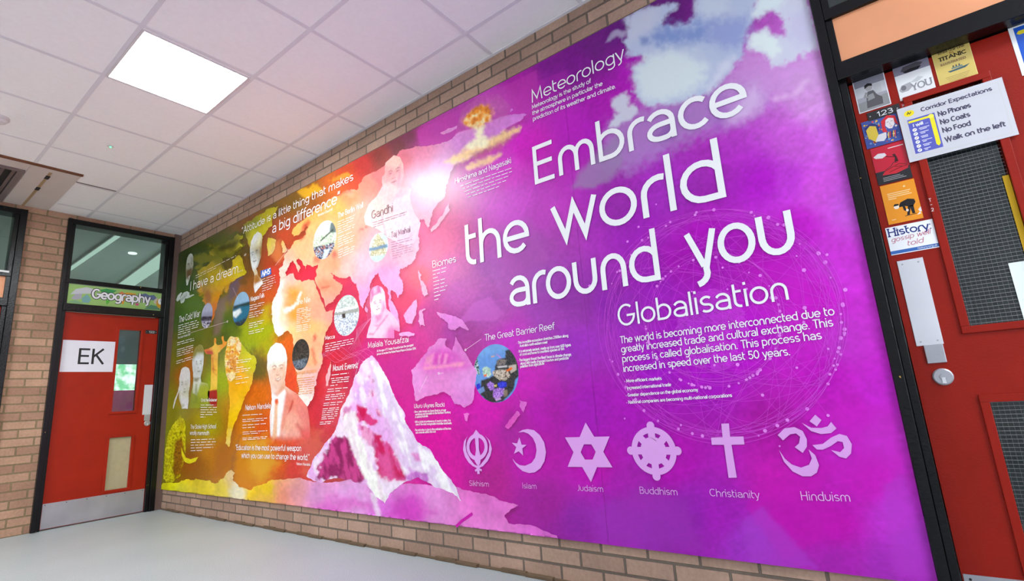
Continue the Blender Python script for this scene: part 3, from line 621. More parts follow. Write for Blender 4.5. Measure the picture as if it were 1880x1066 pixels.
# -------- continents
land = cpaint([
 (365, 505, 150, 140, 30), (385, 500, 206, 176, 14), (400, 540, 216, 140, 16), (430, 490, 212, 186, 10), (448, 495, 206, 186, 14), (390, 580, 206, 120, 24), (375, 530, 176, 130, 50), (410, 525, 220, 170, 10), (430, 440, 110, 106, 20), (400, 460, 110, 110, 26), (460, 415, 150, 160, 14), (470, 440, 206, 200, 4), (490, 395, 190, 176, 8), (480, 420, 200, 190, 6),
 (450, 640, 190, 196, 14), (430, 660, 214, 190, 20), (465, 665, 214, 206, 14), (440, 700, 246, 172, 10), (450, 720, 246, 186, 8), (425, 760, 246, 200, 10), (418, 810, 236, 200, 40), (430, 680, 240, 170, 16),
 (508, 560, 255, 246, 226), (503, 590, 250, 226, 170), (515, 612, 255, 248, 240), (520, 520, 250, 206, 190), (530, 505, 240, 170, 160), (530, 600, 250, 220, 190), (530, 540, 246, 190, 150), (545, 540, 240, 160, 70), (555, 580, 246, 160, 50), (540, 610, 248, 206, 130), (575, 530, 244, 176, 140), (590, 570, 240, 160, 130), (575, 600, 246, 180, 110), (605, 575, 240, 150, 140), (560, 640, 250, 186, 130), (575, 670, 250, 180, 130), (550, 700, 252, 206, 180), (570, 710, 250, 196, 200), (557, 742, 255, 240, 230), (585, 640, 246, 170, 130),
 (518, 495, 250, 214, 200), (530, 470, 246, 180, 150), (545, 430, 250, 180, 90), (575, 400, 250, 170, 80), (560, 470, 250, 180, 130), (600, 430, 252, 180, 110), (620, 380, 248, 176, 90), (640, 360, 244, 150, 100), (640, 430, 252, 196, 150), (660, 400, 252, 190, 160), (680, 340, 240, 140, 120), (700, 320, 236, 120, 120), (740, 290, 226, 110, 130), (770, 290, 236, 130, 170), (600, 480, 246, 160, 120), (600, 530, 240, 140, 104), (615, 540, 242, 150, 120), (640, 490, 248, 190, 180), (680, 480, 250, 206, 220), (665, 540, 240, 166, 226), (700, 440, 250, 206, 210), (740, 440, 250, 214, 230), (725, 525, 238, 176, 230), (760, 450, 250, 206, 226), (720, 380, 250, 196, 196), (790, 360, 240, 180, 210), (820, 310, 232, 160, 216), (860, 270, 222, 140, 216), (920, 230, 216, 130, 214), (960, 212, 220, 130, 222), (700, 510, 240, 170, 220),
 (750, 570, 240, 170, 220), (780, 520, 246, 190, 220), (830, 590, 232, 130, 220), (760, 690, 238, 150, 222), (830, 640, 226, 120, 206), (800, 660, 230, 130, 206), (860, 700, 236, 150, 226), (800, 700, 240, 140, 216), (850, 740, 232, 136, 220), (960, 740, 226, 110, 210), (935, 780, 236, 90, 200), (857, 765, 240, 120, 210), (603, 690, 248, 170, 180), (720, 570, 240, 170, 226), (730, 600, 240, 170, 226),
 (310, 890, 236, 232, 10), (340, 892, 234, 222, 8), (360, 886, 230, 206, 10), (380, 898, 240, 214, 14), (405, 904, 246, 220, 70), (428, 880, 240, 206, 150), (440, 905, 248, 226, 150), (470, 910, 250, 206, 20), (496, 895, 252, 212, 8), (515, 905, 244, 150, 110), (540, 905, 240, 160, 170), (580, 905, 236, 160, 220), (640, 910, 236, 170, 232), (600, 930, 234, 110, 214), (700, 940, 226, 110, 220), (760, 940, 230, 100, 214), (800, 930, 240, 150, 226), (860, 920, 240, 120, 210), (900, 930, 240, 120, 214), (900, 975, 240, 130, 216), (980, 980, 232, 110, 214)], 3.2)
def landpaint(amp, sd, layers=()):
    def f(u, v):
        x, z = wallpt(u, v)
        c = land(u + (fbm(x, z, 3, 3, sd) - .5) * 40, v + (fbm(x, z, 3, 3, sd + 1) - .5) * 40)
        c = c * (1 + (fbm(x, z, 7, 4, sd + 2) - .5) * amp)[..., None]
        c = c * (1 - np.array([.12, .34, .28]) * np.exp(-(((u - 700) / 90) ** 2 + ((v - 440) / 90) ** 2))[:, None])   # pinker heart of the largest continent, ink darkened to offset the glare
        return over(u, v, c, layers)
    return f
E5 = lambda pts: crop(540, 300, 4.1, pts)
wash = lambda *c: c
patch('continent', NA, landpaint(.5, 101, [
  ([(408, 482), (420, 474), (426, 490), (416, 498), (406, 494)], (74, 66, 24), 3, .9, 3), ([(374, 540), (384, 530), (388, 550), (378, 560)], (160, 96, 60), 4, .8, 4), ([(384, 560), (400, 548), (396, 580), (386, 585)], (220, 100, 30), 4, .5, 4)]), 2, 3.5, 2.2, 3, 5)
patch('continent', ARCT, landpaint(.6, 111, [([(400, 455), (440, 440), (430, 452), (405, 462)], (52, 50, 20), 3, .7, 5)]), 2, 3.5, 3.5, 3, 6)
patch('continent', GREEN, landpaint(.4, 121, [([(449, 412), (480, 394), (470, 408), (455, 425)], (120, 120, 16), 4, .6, 4)]), 2, 3.5, 2.5, 3, 7)
patch('continent', SA, landpaint(.35, 131, [([(418, 690), (428, 660), (434, 640), (440, 660), (430, 700)], (176, 160, 24), 6, .6, 4), ([(414, 814), (424, 790), (424, 820)], (246, 220, 140), 5, .7, 3)]), 2, 4, 1.6, 3, 8)
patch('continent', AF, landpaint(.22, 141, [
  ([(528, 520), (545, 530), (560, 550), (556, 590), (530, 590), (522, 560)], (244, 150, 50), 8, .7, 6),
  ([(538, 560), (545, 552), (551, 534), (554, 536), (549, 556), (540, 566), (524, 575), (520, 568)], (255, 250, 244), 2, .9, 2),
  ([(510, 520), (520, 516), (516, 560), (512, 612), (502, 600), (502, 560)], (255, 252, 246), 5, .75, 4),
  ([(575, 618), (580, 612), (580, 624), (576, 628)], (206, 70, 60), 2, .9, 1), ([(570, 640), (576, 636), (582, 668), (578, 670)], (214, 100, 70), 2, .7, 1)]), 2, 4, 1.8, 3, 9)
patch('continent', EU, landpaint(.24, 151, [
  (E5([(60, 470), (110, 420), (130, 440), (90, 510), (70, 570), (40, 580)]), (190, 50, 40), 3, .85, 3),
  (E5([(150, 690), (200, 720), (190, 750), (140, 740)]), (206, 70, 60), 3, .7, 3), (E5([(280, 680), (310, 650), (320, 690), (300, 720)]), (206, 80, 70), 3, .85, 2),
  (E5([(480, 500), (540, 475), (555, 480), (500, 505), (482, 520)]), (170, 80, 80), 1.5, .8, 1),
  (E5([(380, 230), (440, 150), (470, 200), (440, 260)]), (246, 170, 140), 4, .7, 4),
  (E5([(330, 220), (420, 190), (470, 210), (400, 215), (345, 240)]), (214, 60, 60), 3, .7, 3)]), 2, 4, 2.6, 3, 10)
def blast_paint(u, v):
    inside = smooth(sdf(u, v, np.array(EU, float)), -1.5, 1.5)[:, None]
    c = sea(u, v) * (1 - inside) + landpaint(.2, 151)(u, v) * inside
    return over(u, v, c, BLAST)
patch('explosion_picture', [(812, 300), (835, 250), (846, 205), (875, 176), (915, 172), (938, 195), (935, 222), (962, 226), (955, 245), (925, 275), (928, 290), (890, 308), (855, 318), (830, 310)], blast_paint, 3, 1.8, 0, label='orange mushroom cloud explosion')
for P, sd in (([(808, 244), (822, 236), (842, 230), (844, 233), (826, 243), (814, 247)], 61), ([(930, 205), (940, 199), (942, 202), (934, 208)], 62)):
    patch('island', P, landpaint(.2, 400 + sd), 2.5, 3, 1.0, 2, sd)
for P, sd in ((UK, 11), (ICE, 12), (NG, 13), (BO, 14), (SUM, 15), (JAV, 16), (SUL, 17), (PH, 18), (TAS, 19), (NZ1, 20), (NZ2, 21), (MAD, 22), (SRI, 23), (JAP, 24)):
    patch('island', P, landpaint(.2, 160 + sd), 2.5, 3, 1.4, 2, sd)
AC = lambda pts: crop(740, 420, 3.553, pts)
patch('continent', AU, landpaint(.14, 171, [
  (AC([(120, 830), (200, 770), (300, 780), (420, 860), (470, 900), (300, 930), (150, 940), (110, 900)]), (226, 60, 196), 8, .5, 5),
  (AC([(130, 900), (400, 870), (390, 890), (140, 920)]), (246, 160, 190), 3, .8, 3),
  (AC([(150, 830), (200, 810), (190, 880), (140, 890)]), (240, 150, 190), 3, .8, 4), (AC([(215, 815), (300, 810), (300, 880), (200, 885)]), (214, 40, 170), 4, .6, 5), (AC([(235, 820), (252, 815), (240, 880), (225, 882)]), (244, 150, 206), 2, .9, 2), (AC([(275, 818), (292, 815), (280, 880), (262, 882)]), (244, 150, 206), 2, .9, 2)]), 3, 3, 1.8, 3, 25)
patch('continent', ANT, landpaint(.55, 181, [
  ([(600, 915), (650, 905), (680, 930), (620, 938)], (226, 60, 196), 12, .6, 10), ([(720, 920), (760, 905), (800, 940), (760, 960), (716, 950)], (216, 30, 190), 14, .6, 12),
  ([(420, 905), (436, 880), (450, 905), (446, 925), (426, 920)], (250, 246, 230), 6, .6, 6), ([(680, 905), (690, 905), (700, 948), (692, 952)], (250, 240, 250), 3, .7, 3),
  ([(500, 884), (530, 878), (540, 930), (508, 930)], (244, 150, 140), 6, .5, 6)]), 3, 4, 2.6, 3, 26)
K = Ink(9, (214, 20, 176)); K.poly([(838, 966), (848, 956), (868, 942)], .016); K.done('brush_stroke')

# -------- mountain
MC = lambda pts: crop(560, 640, 3.331, pts)
def rock(a, b, f, sd):
    A_, B_ = lin(a), lin(b)
    def g(u, v):
        x, z = wallpt(u, v); n = smooth(fbm(x + z * .35, z * .5, f, 4, sd), .38, .62)[..., None]
        return A_ * (1 - n) + B_ * n
    return g
def mount(u, v):
    x, z = wallpt(u, v)
    c = rock((236, 176, 236), (246, 226, 246), 12, 201)(u, v)
    return over(u, v, c, [
     (MC([(190, 530), (270, 540), (300, 640), (370, 780), (360, 830), (200, 790), (60, 810), (110, 650)]), rock((150, 34, 96), (206, 66, 140), 26, 202), 3, 1, 9),
     (MC([(320, 350), (370, 370), (440, 440), (400, 480), (340, 440), (310, 410)]), rock((206, 20, 84), (224, 60, 130), 28, 203), 2, 1, 8),
     (MC([(320, 470), (400, 480), (450, 520), (520, 620), (440, 640), (350, 540)]), rock((206, 50, 130), (240, 150, 200), 26, 204), 3, .9, 9),
     (MC([(430, 530), (500, 570), (560, 640), (625, 800), (520, 800), (440, 760)]), rock((206, 20, 90), (226, 80, 150), 26, 205), 3, 1, 9),
     (MC([(440, 670), (520, 640), (560, 790), (480, 800)]), (230, 90, 160), 8, .7, 6),
     (MC([(380, 160), (420, 160), (430, 200), (400, 210)]), rock((200, 50, 130), (240, 190, 226), 40, 206), 2, .9, 7),
     (MC([(390, 250), (430, 260), (420, 290), (390, 290)]), rock((200, 50, 130), (240, 190, 226), 40, 207), 2, .9, 6),
     (MC([(240, 350), (290, 350), (270, 400), (235, 430)]), rock((200, 60, 140), (226, 120, 190), 40, 208), 3, .8, 7),
     (MC([(440, 370), (470, 380), (470, 420), (450, 410)]), rock((206, 40, 110), (240, 170, 200), 40, 209), 2, .8, 6),
     (MC([(400, 40), (425, 60), (500, 170), (545, 280), (605, 390), (610, 430), (690, 570), (760, 610), (830, 720), (920, 840), (940, 940), (870, 880), (790, 850), (700, 720), (640, 800), (600, 740), (540, 600), (480, 430), (440, 300)]), rock((232, 206, 240), (253, 250, 252), 22, 210), 4, .95, 6),
     (MC([(250, 400), (310, 380), (320, 480), (380, 640), (440, 760), (500, 945), (430, 900), (340, 740), (270, 560), (230, 480)]), rock((244, 226, 236), (254, 252, 246), 24, 211), 3, 1, 6),
     (MC([(640, 730), (700, 750), (750, 760), (765, 830), (640, 830), (620, 790)]), rock((190, 96, 196), (226, 150, 226), 24, 212), 4, .95, 7),
     (MC([(650, 640), (690, 640), (710, 690), (670, 680)]), (232, 110, 200), 4, .8, 5),
     (MC([(340, 220), (380, 150), (400, 240), (380, 330), (340, 340), (300, 300)]), rock((224, 170, 236), (252, 244, 252), 20, 213), 5, .8, 8),
     (MC([(470, 400), (510, 430), (600, 660), (560, 640), (500, 520)]), rock((226, 160, 226), (244, 206, 240), 24, 214), 4, .8, 5)])
patch('mountain_picture', MT, mount, 5, 2.2, 2.2, 3, 31, 'pink and white snow covered peak')

# -------- round photographs
def disc(u, v, ru, rv):
    """outline of a true circle on the wall around the photo point, radius from its height"""
    x, z = wallpt(u, v); a = pix((x, YM, z)); b = pix((x, YM, z + .05)); r = rv * .05 / math.hypot(a[0] - b[0], a[1] - b[1])
    t = np.linspace(0, 2 * np.pi, 48, endpoint=False)
    p = pix(np.stack([x + r * np.cos(t), np.full(48, YM), z + r * np.sin(t)], 1)); return np.stack(p, 1)
def blotch(cols, f, sd, sharp=.5):
    """speckle of several colours"""
    cs = [lin(c) for c in cols]
    def g(u, v):
        n = vnoise(u * f, v * f, sd) * .6 + vnoise(u * f * 2.1, v * f * 2.1, sd + 1) * .4
        k = np.clip(((n - .2) / .6) * len(cs), 0, len(cs) - .01).astype(int); return np.array(cs)[k]
    return g
def round_photo(u, v, rv, base, layers, label, layer=4, step=1.6):
    patch('round_photo', disc(u, v, 0, rv), lambda a, b: over(a, b, base(a, b), layers), layer, step, 0, label=label)
N6 = lambda pts: crop(400, 520, 6.66, pts)
round_photo(442.8, 566.5, 31, flat(70, 130, 190), [(N6([(180, 90), (400, 90), (400, 220), (190, 285)]), (150, 186, 214), 3, .9, 2), (N6([(190, 280), (400, 215), (400, 300), (180, 330)]), (36, 56, 50), 2, 1, 1), (N6([(190, 320), (260, 290), (400, 260), (400, 400), (250, 480), (180, 400)]), (40, 110, 140), 3, 1, 2), (N6([(180, 350), (270, 310), (290, 350), (220, 420), (185, 400)]), (226, 236, 236), 2, 1, 1), (N6([(190, 480), (300, 440), (380, 380), (380, 520), (200, 540)]), blotch([(30, 50, 66), (60, 70, 70), (40, 90, 110)], .5, 2), 2, 1, 1)], 'round photo of a waterfall and blue river')
C4 = lambda pts: crop(300, 400, 4.1, pts)
round_photo(380, 579, 23, flat(150, 150, 176), [(C4([(280, 640), (380, 630), (380, 700), (280, 720)]), (176, 180, 204), 4, .8, 2), (C4([(280, 745), (380, 735), (380, 770), (280, 775)]), blotch([(40, 36, 50), (90, 84, 100)], .5, 4), 1, 1, 1), (C4([(280, 780), (380, 775), (380, 840), (280, 840)]), blotch([(60, 54, 80), (206, 206, 220), (110, 104, 130)], .4, 5), 1, 1, 1)], 'small grey round photo of a crowd in a street')
B4 = E5
round_photo(596, 440, 34.5, flat(236, 244, 238), [(B4([(140, 560), (300, 500), (330, 600), (140, 640)]), blotch([(206, 220, 190), (150, 170, 140), (226, 232, 206)], .4, 6), 3, .9, 2), (B4([(275, 445), (315, 440), (320, 520), (265, 520)]), (60, 80, 84), 1.5, .9, 1), (B4([(195, 580), (295, 490), (298, 500), (200, 590)]), (50, 56, 50), .6, 1, 0), (B4([(130, 640), (200, 620), (300, 590), (330, 740), (130, 740)]), blotch([(20, 24, 36), (60, 60, 70), (190, 190, 200), (40, 60, 110), (170, 110, 90)], .34, 7), 1.5, 1, 2), (B4([(230, 650), (275, 640), (235, 720), (210, 720)]), (200, 216, 240), 1.5, .9, 1)], 'round photo of people sitting on a wall')
round_photo(695, 453.7, 26, flat(206, 226, 236), [(B4([(590, 600), (605, 560), (632, 520), (660, 560), (685, 590), (700, 690), (570, 700)]), blotch([(206, 196, 160), (176, 166, 130), (226, 220, 196)], .4, 8), 1.5, 1, 1), (B4([(560, 640), (700, 605), (710, 630), (565, 660)]), (96, 130, 160), 1, .9, 1), (B4([(570, 700), (700, 680), (690, 740), (590, 740)]), (190, 206, 200), 2, .8, 1)], 'round photo of a pale domed building')
S5 = lambda pts: crop(500, 520, 4.1, pts)
round_photo(636, 578.5, 37, blotch([(232, 236, 240), (196, 204, 220), (150, 156, 176), (244, 246, 250)], .5, 9), [(S5([(460, 90), (660, 80), (660, 170), (460, 200)]), blotch([(206, 214, 206), (170, 180, 176), (226, 232, 226)], .25, 10), 2, 1, 1), (S5([(460, 205), (650, 165), (650, 180), (460, 220)]), (236, 232, 216), 1, 1, 0), (S5([(465, 225), (650, 185), (650, 215), (465, 245)]), (150, 150, 140), 1, .9, 0), (S5([(525, 228), (552, 224), (552, 262), (528, 264)]), (60, 50, 46), .6, 1, 0)], 'round photo of a huge crowd around a black cube')
round_photo(552, 650.5, 28.5, blotch([(34, 34, 34), (60, 56, 50), (90, 84, 76), (40, 44, 40)], .5, 11), [(S5([(160, 440), (260, 420), (270, 500), (160, 530)]), blotch([(50, 56, 44), (34, 36, 36), (84, 70, 64)], .5, 12), 2, .9, 1), (S5([(150, 590), (260, 560), (260, 640), (160, 640)]), blotch([(90, 104, 120), (120, 130, 140), (70, 84, 100)], .4, 13), 2, 1, 1)], 'round photo of a dark herd crossing water')
R8 = lambda pts: crop(860, 620, 8.2, pts)
round_photo(909.4, 684.6, 53.4, flat(104, 156, 226), [
 (R8([(80, 90), (560, 60), (600, 200), (100, 300)]), (120, 170, 226), 8, .7, 4),
 (R8([(560, 200), (640, 170), (760, 300), (760, 560), (640, 700), (400, 600), (390, 430), (430, 340), (560, 290)]), blotch([(40, 44, 48), (60, 62, 64), (30, 34, 40), (80, 80, 76)], .3, 14), 1.5, 1, 2),
 (R8([(200, 640), (400, 560), (720, 560), (680, 780), (520, 960), (330, 980), (180, 860)]), blotch([(30, 36, 40), (54, 52, 60), (70, 60, 54), (36, 50, 44)], .35, 15), 1.5, 1, 2),
 (R8([(420, 350), (500, 305), (570, 330), (560, 400), (430, 420)]), blotch([(110, 100, 104), (140, 126, 120), (80, 76, 80)], .5, 16), 1, 1, 1),
 (R8([(430, 430), (580, 410), (590, 440), (450, 450)]), (216, 210, 214), .8, .9, 1),
 (R8([(360, 510), (440, 480), (560, 470), (640, 580), (560, 640), (470, 640), (380, 560)]), blotch([(206, 190, 170), (170, 150, 136), (230, 216, 200), (110, 90, 80)], .4, 17), 1, 1, 2),
 (R8([(200, 460), (260, 430), (330, 470), (350, 560), (300, 600), (230, 560)]), blotch([(196, 226, 206), (150, 190, 170), (226, 236, 216)], .4, 18), 1, 1, 2),
 (R8([(80, 330), (130, 300), (160, 420), (180, 560), (130, 540), (80, 420)]), blotch([(150, 200, 190), (50, 80, 80), (206, 226, 226)], .4, 19), 1, 1, 2),
 (R8([(600, 420), (720, 400), (730, 480), (640, 530)]), (206, 190, 180), 1, .9, 1), (R8([(565, 490), (640, 440), (670, 450), (650, 480), (590, 510)]), (240, 110, 30), .8, 1, 0), (R8([(230, 560), (280, 540), (270, 580), (235, 585)]), (240, 110, 40), .7, 1, 0), (R8([(335, 280), (380, 262), (402, 275), (350, 295)]), (226, 170, 150), .6, 1, 0), (R8([(415, 245), (425, 240), (500, 300), (488, 306)]), (210, 120, 206), .6, 1, 0),
 (R8([(270, 700), (330, 650), (390, 690), (390, 770), (330, 800)]), blotch([(150, 96, 206), (196, 150, 236), (110, 60, 170)], .6, 20), .8, 1, 1), (R8([(380, 780), (450, 750), (540, 760), (540, 850), (430, 940), (370, 880)]), blotch([(160, 100, 206), (210, 160, 236), (120, 70, 180)], .6, 21), .8, 1, 1),
 (R8([(440, 680), (500, 650), (575, 670), (570, 730), (490, 760), (450, 730)]), blotch([(36, 44, 206), (60, 70, 226)], .4, 22), .8, 1, 1), (R8([(120, 700), (170, 680), (190, 750), (120, 790)]), (40, 50, 206), .8, 1, 0), (R8([(130, 790), (230, 730), (250, 800), (180, 840)]), (120, 150, 206), 1, .9, 1), (R8([(385, 710), (430, 700), (425, 735), (390, 735)]), (226, 206, 110), .7, 1, 0), (R8([(400, 920), (480, 890), (500, 930), (420, 950)]), (216, 170, 226), .8, .9, 1),
 (R8([(520, 800), (590, 770), (590, 870), (540, 890)]), (150, 130, 110), 1, .8, 1)], 'large round photo of coral, fish and blue water', 2.5, 1.3)
# -------- portraits (printed people, figures and animals)
def face(cx, cy, hw, hh, lean, slope, dark, mid, smile=0, look=0.0, al=.9):
    """eyes, brows, nose and mouth in a head-sized frame"""
    def q(pts): return [(cx + a * hw + lean * b * hh, cy + b * hh + slope * a * hw) for a, b in pts]
    s = max(.4, hw * .03); L = []
    for k in (-1, 1):
        e = k * .42 + look
        L += [(q([(e - .26, -.20), (e, -.27), (e + .26, -.19), (e + .24, -.13), (e, -.2), (e - .24, -.14)]), dark, s, al * .9, 0),
              (q([(e - .2, -.05), (e, -.1), (e + .2, -.05), (e, .01)]), dark, s, al, 0),
              (q([(e - .28, -.1), (e + .28, -.1), (e + .24, .1), (e - .24, .1)]), mid, s * 4, al * .5, 0)]
    n = look
    L += [(q([(n - .1, -.1), (n + .04, -.1), (n + .02, .2), (n - .2, .26)]), mid, s * 2, al * .6, 0),
          (q([(n - .24, .24), (n, .3), (n + .22, .24), (n + .16, .33), (n - .18, .33)]), dark, s, al * .8, 0),
          (q([(n - .36, .5 - .06 * smile), (n, .5 + .03 * smile), (n + .34, .5 - .06 * smile), (n + .26, .57), (n, .58 + .06 * smile), (n - .28, .57)]), dark, s, al, 0),
          (q([(n - .22, .66), (n + .2, .66), (n, .72)]), mid, s * 2, al * .5, 0),
          (q([(.62, -.3), (.95, -.4), (.9, .4), (.5, .85), (.62, .3)]), mid, s * 3, al * .55, 0)]
    if smile == .6: L += [(q([(n - .38, .42), (n - .1, .5), (n + .36, .4), (n + .24, .6), (n, .66), (n - .26, .6)]), dark, s * 1.3, al * .75, 0), (q([(n - .28, .47), (n, .53), (n + .28, .45), (n + .18, .57), (n - .16, .58)]), (250, 244, 236), s * .7, .95, 0)]
    if smile > 1: L.append((q([(n - .24, .5), (n, .535), (n + .22, .5), (n, .565)]), (250, 244, 236), s * .5, .9, 0))
    return L
def portrait(outline, base, layers, label, layer=5, step=1.7, soft=0.0, fade=None):
    def f(u, v):
        c = over(u, v, base(u, v), layers)
        if fade is not None:
            poly, s = fade; a = smooth(sdf(u, v, np.array(poly, float)), -s, s)[:, None]
            c = c * a + sea(u, v) * (1 - a)
        return c
    return patch('portrait', outline, f, layer, step, 0.6, 3, 41, label)
M4 = lambda pts: crop(470, 620, 4.443, pts)
mand_out = M4([(160, 40), (205, 45), (240, 90), (256, 170), (250, 260), (236, 340), (240, 390), (330, 450), (420, 560), (440, 700), (450, 880), (118, 880), (112, 640), (126, 560), (132, 500), (128, 450), (110, 350), (90, 240), (93, 140), (120, 75)])
portrait(mand_out, cpaint([(520, 640, 252, 250, 246), (505, 660, 240, 240, 226), (510, 690, 244, 204, 180), (522, 700, 240, 196, 172), (500, 740, 250, 244, 240), (505, 790, 250, 236, 230), (540, 740, 240, 140, 120), (560, 760, 232, 104, 100), (545, 800, 246, 176, 160), (560, 800, 230, 96, 96), (525, 780, 246, 176, 150), (540, 770, 246, 170, 150), (555, 740, 240, 136, 124), (500, 812, 236, 90, 50), (550, 812, 222, 66, 60)], 4), [
  (M4([(96, 130), (160, 42), (215, 50), (254, 150), (240, 180), (200, 175), (150, 190), (110, 220)]), (250, 252, 248), 4, .9, 1),
  (M4([(134, 460), (170, 478), (236, 415), (248, 450), (190, 800), (122, 800)]), (253, 250, 250), 1.5, 1, 0),
  (M4([(158, 500), (180, 495), (186, 530), (178, 560), (172, 800), (140, 860), (128, 860), (150, 640), (154, 540)]), (244, 190, 150), 1.2, .95, 0), (M4([(158, 500), (180, 496), (184, 525), (168, 545), (154, 525)]), (236, 100, 60), 1, 1, 0),
  (M4([(150, 450), (190, 420), (234, 350), (238, 410), (175, 480)]), (230, 150, 110), 3, .6, 0),
  (M4([(246, 420), (300, 520), (286, 590), (262, 620), (230, 720), (212, 860), (190, 860), (210, 640)]), (232, 120, 100), 3, .5, 1), (M4([(300, 500), (310, 520), (290, 580), (262, 622), (270, 590)]), (200, 60, 50), 1.5, .8, 0),
  (M4([(320, 700), (340, 690), (390, 760), (380, 800)]), (206, 60, 60), 3, .5, 2), (M4([(340, 560), (420, 580), (430, 700), (360, 680)]), (240, 150, 140), 6, .5, 2)]
  + face(509.5, 678, 15.5, 34, .0, -.14, (190, 104, 70), (236, 180, 146), .6, .06), 'white haired smiling man in a suit printed in orange and white', fade=(M4([(40, -60), (320, -60), (560, 560), (460, 820), (100, 820), (60, 500)]), 10))
T7 = lambda pts: crop(420, 420, 7.614, pts)
portrait(T7([(400, 40), (450, 60), (470, 110), (462, 250), (450, 400), (410, 520), (385, 560), (410, 640), (470, 720), (480, 760), (370, 900), (350, 800), (360, 640), (330, 560), (305, 420), (298, 280), (315, 170), (350, 90)]),
  cpaint([(466, 440, 226, 230, 236), (462, 470, 214, 220, 216), (475, 445, 226, 220, 170), (478, 460, 150, 120, 50), (470, 490, 232, 232, 232), (466, 500, 206, 206, 196), (474, 525, 240, 236, 236), (470, 515, 190, 130, 40)], 4), [
  (T7([(440, 200), (475, 110), (470, 300), (450, 420), (415, 520), (390, 540), (430, 400)]), (150, 116, 56), 4, .8, 2), (T7([(375, 770), (470, 725), (480, 760), (370, 900)]), (238, 234, 236), 1.5, 1, 0), (T7([(345, 580), (390, 550), (415, 640), (380, 700), (365, 640)]), (214, 190, 130), 3, .7, 1), (T7([(360, 650), (410, 630), (440, 720), (375, 770), (355, 740)]), (170, 106, 30), 3, .9, 1)]
  + face(468.5, 466, 9, 24, .02, -.4, (74, 84, 90), (176, 180, 176), 0, -.1), 'stern bald man in a wing collar')
H8 = lambda pts: crop(300, 440, 8.2, pts)
portrait(H8([(415, 205), (440, 220), (452, 290), (448, 400), (430, 500), (400, 580), (370, 680), (350, 690), (345, 580), (338, 480), (348, 360), (362, 270), (385, 225)]), cpaint([(350, 470, 206, 212, 200), (345, 490, 186, 190, 170), (352, 480, 200, 206, 190), (350, 500, 120, 96, 50), (347, 520, 206, 212, 200)], 4),
  [(H8([(350, 460), (400, 440), (440, 420), (430, 500), (380, 590), (345, 580)]), (106, 76, 36), 3, .9, 1), (H8([(345, 590), (366, 600), (360, 690), (350, 680)]), (214, 222, 214), 1, .9, 0), (H8([(420, 260), (450, 260), (450, 330), (420, 330)]), (84, 66, 36), 3, .6, 1)]
  + face(348.6, 486, 6, 16, .1, -.4, (56, 50, 34), (130, 120, 90), 0, .05), 'dark haired man speaking, printed in green')
patch('portrait', H8([(270, 790), (285, 800), (240, 890), (300, 800), (360, 775), (390, 790), (400, 840), (460, 820), (466, 832), (370, 880), (330, 880), (310, 940), (270, 960), (250, 900), (215, 930), (195, 910), (215, 840)]), lambda u, v: over(u, v, flat(206, 216, 212)(u, v), [(H8([(240, 900), (330, 830), (350, 850), (300, 900), (260, 940)]), (150, 166, 150), 1.5, .7, 1), (H8([(345, 800), (352, 800), (352, 850), (345, 850)]), (80, 110, 70), .6, .8, 0)]), 5, 1.7, .5, 3, 42, 'pale raised hands')
S6 = lambda pts: crop(310, 590, 6.6625, pts)
portrait(S6([(375, 280), (410, 290), (428, 350), (426, 480), (412, 600), (390, 690), (400, 740), (480, 760), (500, 850), (480, 1060), (250, 1060), (262, 980), (280, 850), (296, 780), (302, 690), (290, 560), (288, 480), (305, 380), (335, 310)]), cpaint([(366, 660, 226, 236, 240), (360, 680, 206, 212, 206), (355, 645, 150, 150, 70), (370, 638, 160, 160, 80), (372, 670, 236, 240, 244), (376, 720, 170, 180, 30), (365, 740, 150, 160, 24), (352, 740, 140, 150, 30)], 4), [
  (S6([(300, 400), (340, 300), (400, 282), (428, 350), (420, 375), (340, 370), (312, 450), (300, 500)]), (146, 140, 70), 2, .95, 2), (S6([(300, 700), (340, 730), (390, 690), (395, 740), (350, 870), (345, 900), (300, 870)]), (220, 226, 214), 1.5, .9, 1), (S6([(325, 760), (350, 760), (352, 1000), (310, 1000)]), (130, 146, 40), 2, .7, 1), (S6([(310, 690), (380, 690), (350, 740), (310, 730)]), (120, 110, 40), 2, .7, 1)]
  + face(364.5, 668, 8, 24, .05, -.1, (120, 116, 70), (190, 196, 176), 0, .06), 'man with swept dark hair in a green suit')
portrait(S6([(200, 552), (240, 565), (262, 620), (262, 760), (246, 850), (244, 950), (235, 1066), (160, 1066), (130, 960), (124, 860), (60, 1066), (52, 1060), (70, 960), (115, 850), (130, 780), (128, 700), (150, 600), (175, 562)]), cpaint([(340, 690, 226, 226, 220), (336, 710, 220, 220, 212), (345, 720, 206, 206, 170), (338, 740, 230, 230, 230), (322, 735, 226, 226, 220)], 4), [
  (S6([(130, 850), (145, 960), (160, 1010), (200, 1015), (160, 1066), (120, 1066), (118, 900)]), (176, 170, 120), 2, .7, 1)]
  + face(338.8, 706, 8.2, 25, .05, -.1, (140, 136, 96), (196, 196, 176), 0, -.05), 'bald elderly man leaning on his hand')
